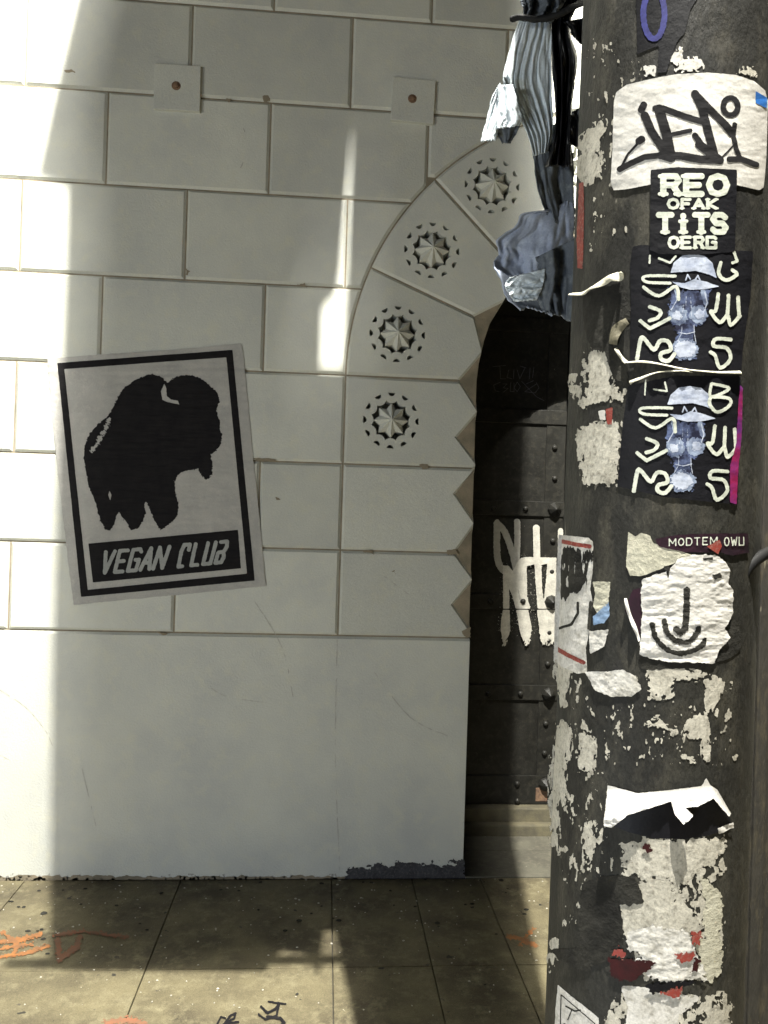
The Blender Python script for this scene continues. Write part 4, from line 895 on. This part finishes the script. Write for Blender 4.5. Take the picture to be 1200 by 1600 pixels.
cloth('dark_fold', [(838, 402), (843, 430), (838, 462), (846, 484)], [(900, 372), (901, 410), (900, 450), (893, 502)], -2.045, .010, 1.6, 'clothg', 14, r2, nv=40, nu=30, rag=10)
r3 = cloth('plastic_sheet', [(866, -30), (862, 40), (863, 100), (868, 160), (866, 215), (852, 260)], [(926, -30), (890, 36), (902, 90), (896, 140), (892, 200), (893, 260)], -2.0, .012, 2.4, 'bag', 17, rag=5)
tag(r3, 'black plastic sheet hanging between the pale rag and the post', 'plastic sheet')
for L_, R_, s in (([(880, 34), (890, 44), (893, 54)], [(912, 28), (911, 50), (912, 74)], 21), ([(893, 175), (890, 196), (889, 222)], [(914, 165), (912, 200), (911, 238)], 23)):
    cloth('plastic_strip', L_, R_, -2.02, .006, 1.2, 'bag', s, r3, nv=24, nu=16)
kn = cloth('knotted_cloth', [(826, -14), (814, 0), (818, 14), (816, 32)], [(880, -20), (884, 0), (872, 18), (864, 34)], -2.04, .016, 3, 'clothg', 27, rag=5, nv=50, nu=50)
tag(kn, 'knotted grey green cloth at the top of the hanging rags', 'rag')
V, Fs = tube(smooth_pts([tuple(on_y(-2.04)([(800, 30)])[0]), tuple(on_y(-2.05)([(812, 27)])[0]), tuple(on_y(-2.06)([(840, 30)])[0]), tuple(on_y(-2.07)([(870, 24)])[0]), tuple(on_y(-2.09)([(896, 10)])[0]), tuple(on_y(-2.2)([(925, 0)])[0])]), .0045, 8, .2)
ob = mk('tie_cord', V, Fs, M['cable'], smooth=True); tag(ob, 'dark cord tying the hanging rags to the post', 'cord')

# ------------------------------------------------------------------ rusty post behind and its cable
q = on_y(-1.60)([(1168, 1000), (1178, 700)]); X0 = q.mean(0)[0]
parts = [box(X0, X0+.30, -1.60, -1.34, 0, 4.6, .012), box(X0+.02, X0+.045, -1.608, -1.598, 0, 4.6, .003), box(X0+.10, X0+.30, -1.606, -1.598, .0, 4.6, .003)]
V, Fs = jn(parts)
sq = mk('square_post', V, Fs, M['post']); tag(sq, 'square rusty brown post standing behind the right edge of the stickered post', 'post')
cp = [on_y(y_)([p_])[0] for y_, p_ in ((-2.30, (1230, 856)), (-2.34, (1204, 862)), (-2.355, (1184, 873)), (-2.36, (1167, 890)), (-2.36, (1158, 915)), (-2.355, (1155, 950)), (-2.345, (1159, 1000)), (-2.34, (1163, 1060)), (-2.335, (1162, 1200)), (-2.33, (1158, 1400)), (-2.33, (1154, 1620)), (-2.33, (1150, 1800)))]
V, Fs = tube(smooth_pts(list(cp)), [.0062 if k < 40 else .004 for k in range(67)], 10)
ob = mk('cable', V, Fs, M['cable'], smooth=True); tag(ob, 'black cable bending round the right side of the stickered post', 'cable')

# ------------------------------------------------------------------ marks sprayed on the pavement
def gpaint(name, lab, L, matn, amp, sc, s, bb, step=1.2, fade=0):
    def f(X, Y): return np.maximum.reduce([f_stroke(X, Y, p, w_) for p, w_ in L])+amp*fbm(X/sc, Y/(sc*.6), s)-fade
    ob = decal(name, groundS, .0022, f, bb, step, M[matn]); tag(ob, lab, 'graffiti'); return ob
gpaint('paint_mark', 'bright orange arrow scrawl sprayed on the pavement at far left', [([(0, 1472), (30, 1470), (62, 1460)], 7), ([(0, 1496), (40, 1490), (75, 1478)], 6), ([(5, 1458), (30, 1478), (20, 1492)], 6), ([(-5, 1484), (50, 1476)], 5)], 'orange', 5.5, 2.6, 3, (-10, 1448, 80, 1505))
gpaint('paint_mark', 'faded red orange triangle sprayed on the shaded pavement', [([(85, 1462), (130, 1456), (200, 1465)], 5), ([(90, 1470), (92, 1500), (120, 1480), (125, 1465)], 9)], 'orangedull', 6, 2.6, 5, (75, 1445, 215, 1512))
gpaint('paint_mark', 'small orange cross sprayed on the pavement before the door', [([(795, 1464), (815, 1468), (836, 1478)], 7), ([(833, 1452), (820, 1468), (812, 1478)], 5)], 'orange', 5.5, 2.6, 8, (785, 1444, 846, 1486))
gpaint('painted_letters', 'black hand painted letters on the lit pavement at the bottom edge', [([(338, 1604), (345, 1590), (352, 1592)], 3), ([(345, 1608), (360, 1588), (368, 1584), (366, 1592), (352, 1600), (372, 1598)], 3.5), ([(408, 1574), (418, 1584), (430, 1578), (436, 1570)], 4), ([(436, 1570), (432, 1588), (415, 1594), (404, 1586)], 3.5),
        ([(418, 1590), (438, 1592), (444, 1600), (436, 1606)], 5), ([(420, 1566), (446, 1570)], 3)], 'ink', .8, 3, 2, (330, 1560, 452, 1612), .9)
gpaint('paint_mark', 'dull orange smear at the bottom edge of the pavement', [([(165, 1600), (200, 1594), (225, 1600)], 9)], 'orangedull', 7, 2.6, 11, (150, 1580, 240, 1612))

G_ = {'torn paper': 'torn paper and residue on the post', 'sticker': 'stickers on the post', 'rag': 'rags hanging beside the post', 'graffiti': 'marks painted on the pavement'}
for ob in list(bpy.data.objects):
    if ob.get('category') in G_: ob['group'] = G_[ob['category']]

# grit, paper flecks and gum trodden over the pavement: nobody could count it
for nm, mt, n_, r0_, r1_, lab in (('pavement_flecks', 'scrap', 260, .0018, .006, 'pale grit and paper flecks scattered over the pavement'), ('trodden_gum', 'grime_shadow', 70, .006, .014, 'dark trodden gum spots scattered over the pavement')):
    pp = []
    for _ in range(n_):
        x, y = random.uniform(-1.6, 1.3), -abs(random.gauss(0, .45))-.01; rr = random.uniform(r0_, r1_)*random.uniform(.5, 1); k_ = 9; a0 = random.uniform(0, 6)
        e_ = random.uniform(.35, 1); ring = [(x+rr*math.cos(a0+6.283*i/k_)*random.uniform(.75, 1.15), y+rr*e_*math.sin(a0+6.283*i/k_)*random.uniform(.75, 1.15)) for i in range(k_)]
        V_ = [(a, b, .0012) for a, b in ring]+[(x+(a-x)*.7, y+(b-y)*.7, .0032) for a, b in ring]
        pp.append((V_, [(i, (i+1) % k_, k_+(i+1) % k_, k_+i) for i in range(k_)]+[list(range(k_, 2*k_))]))
    V, Fs = jn(pp); tag(mk(nm, V, Fs, M[mt]), lab, 'litter', kind='stuff')
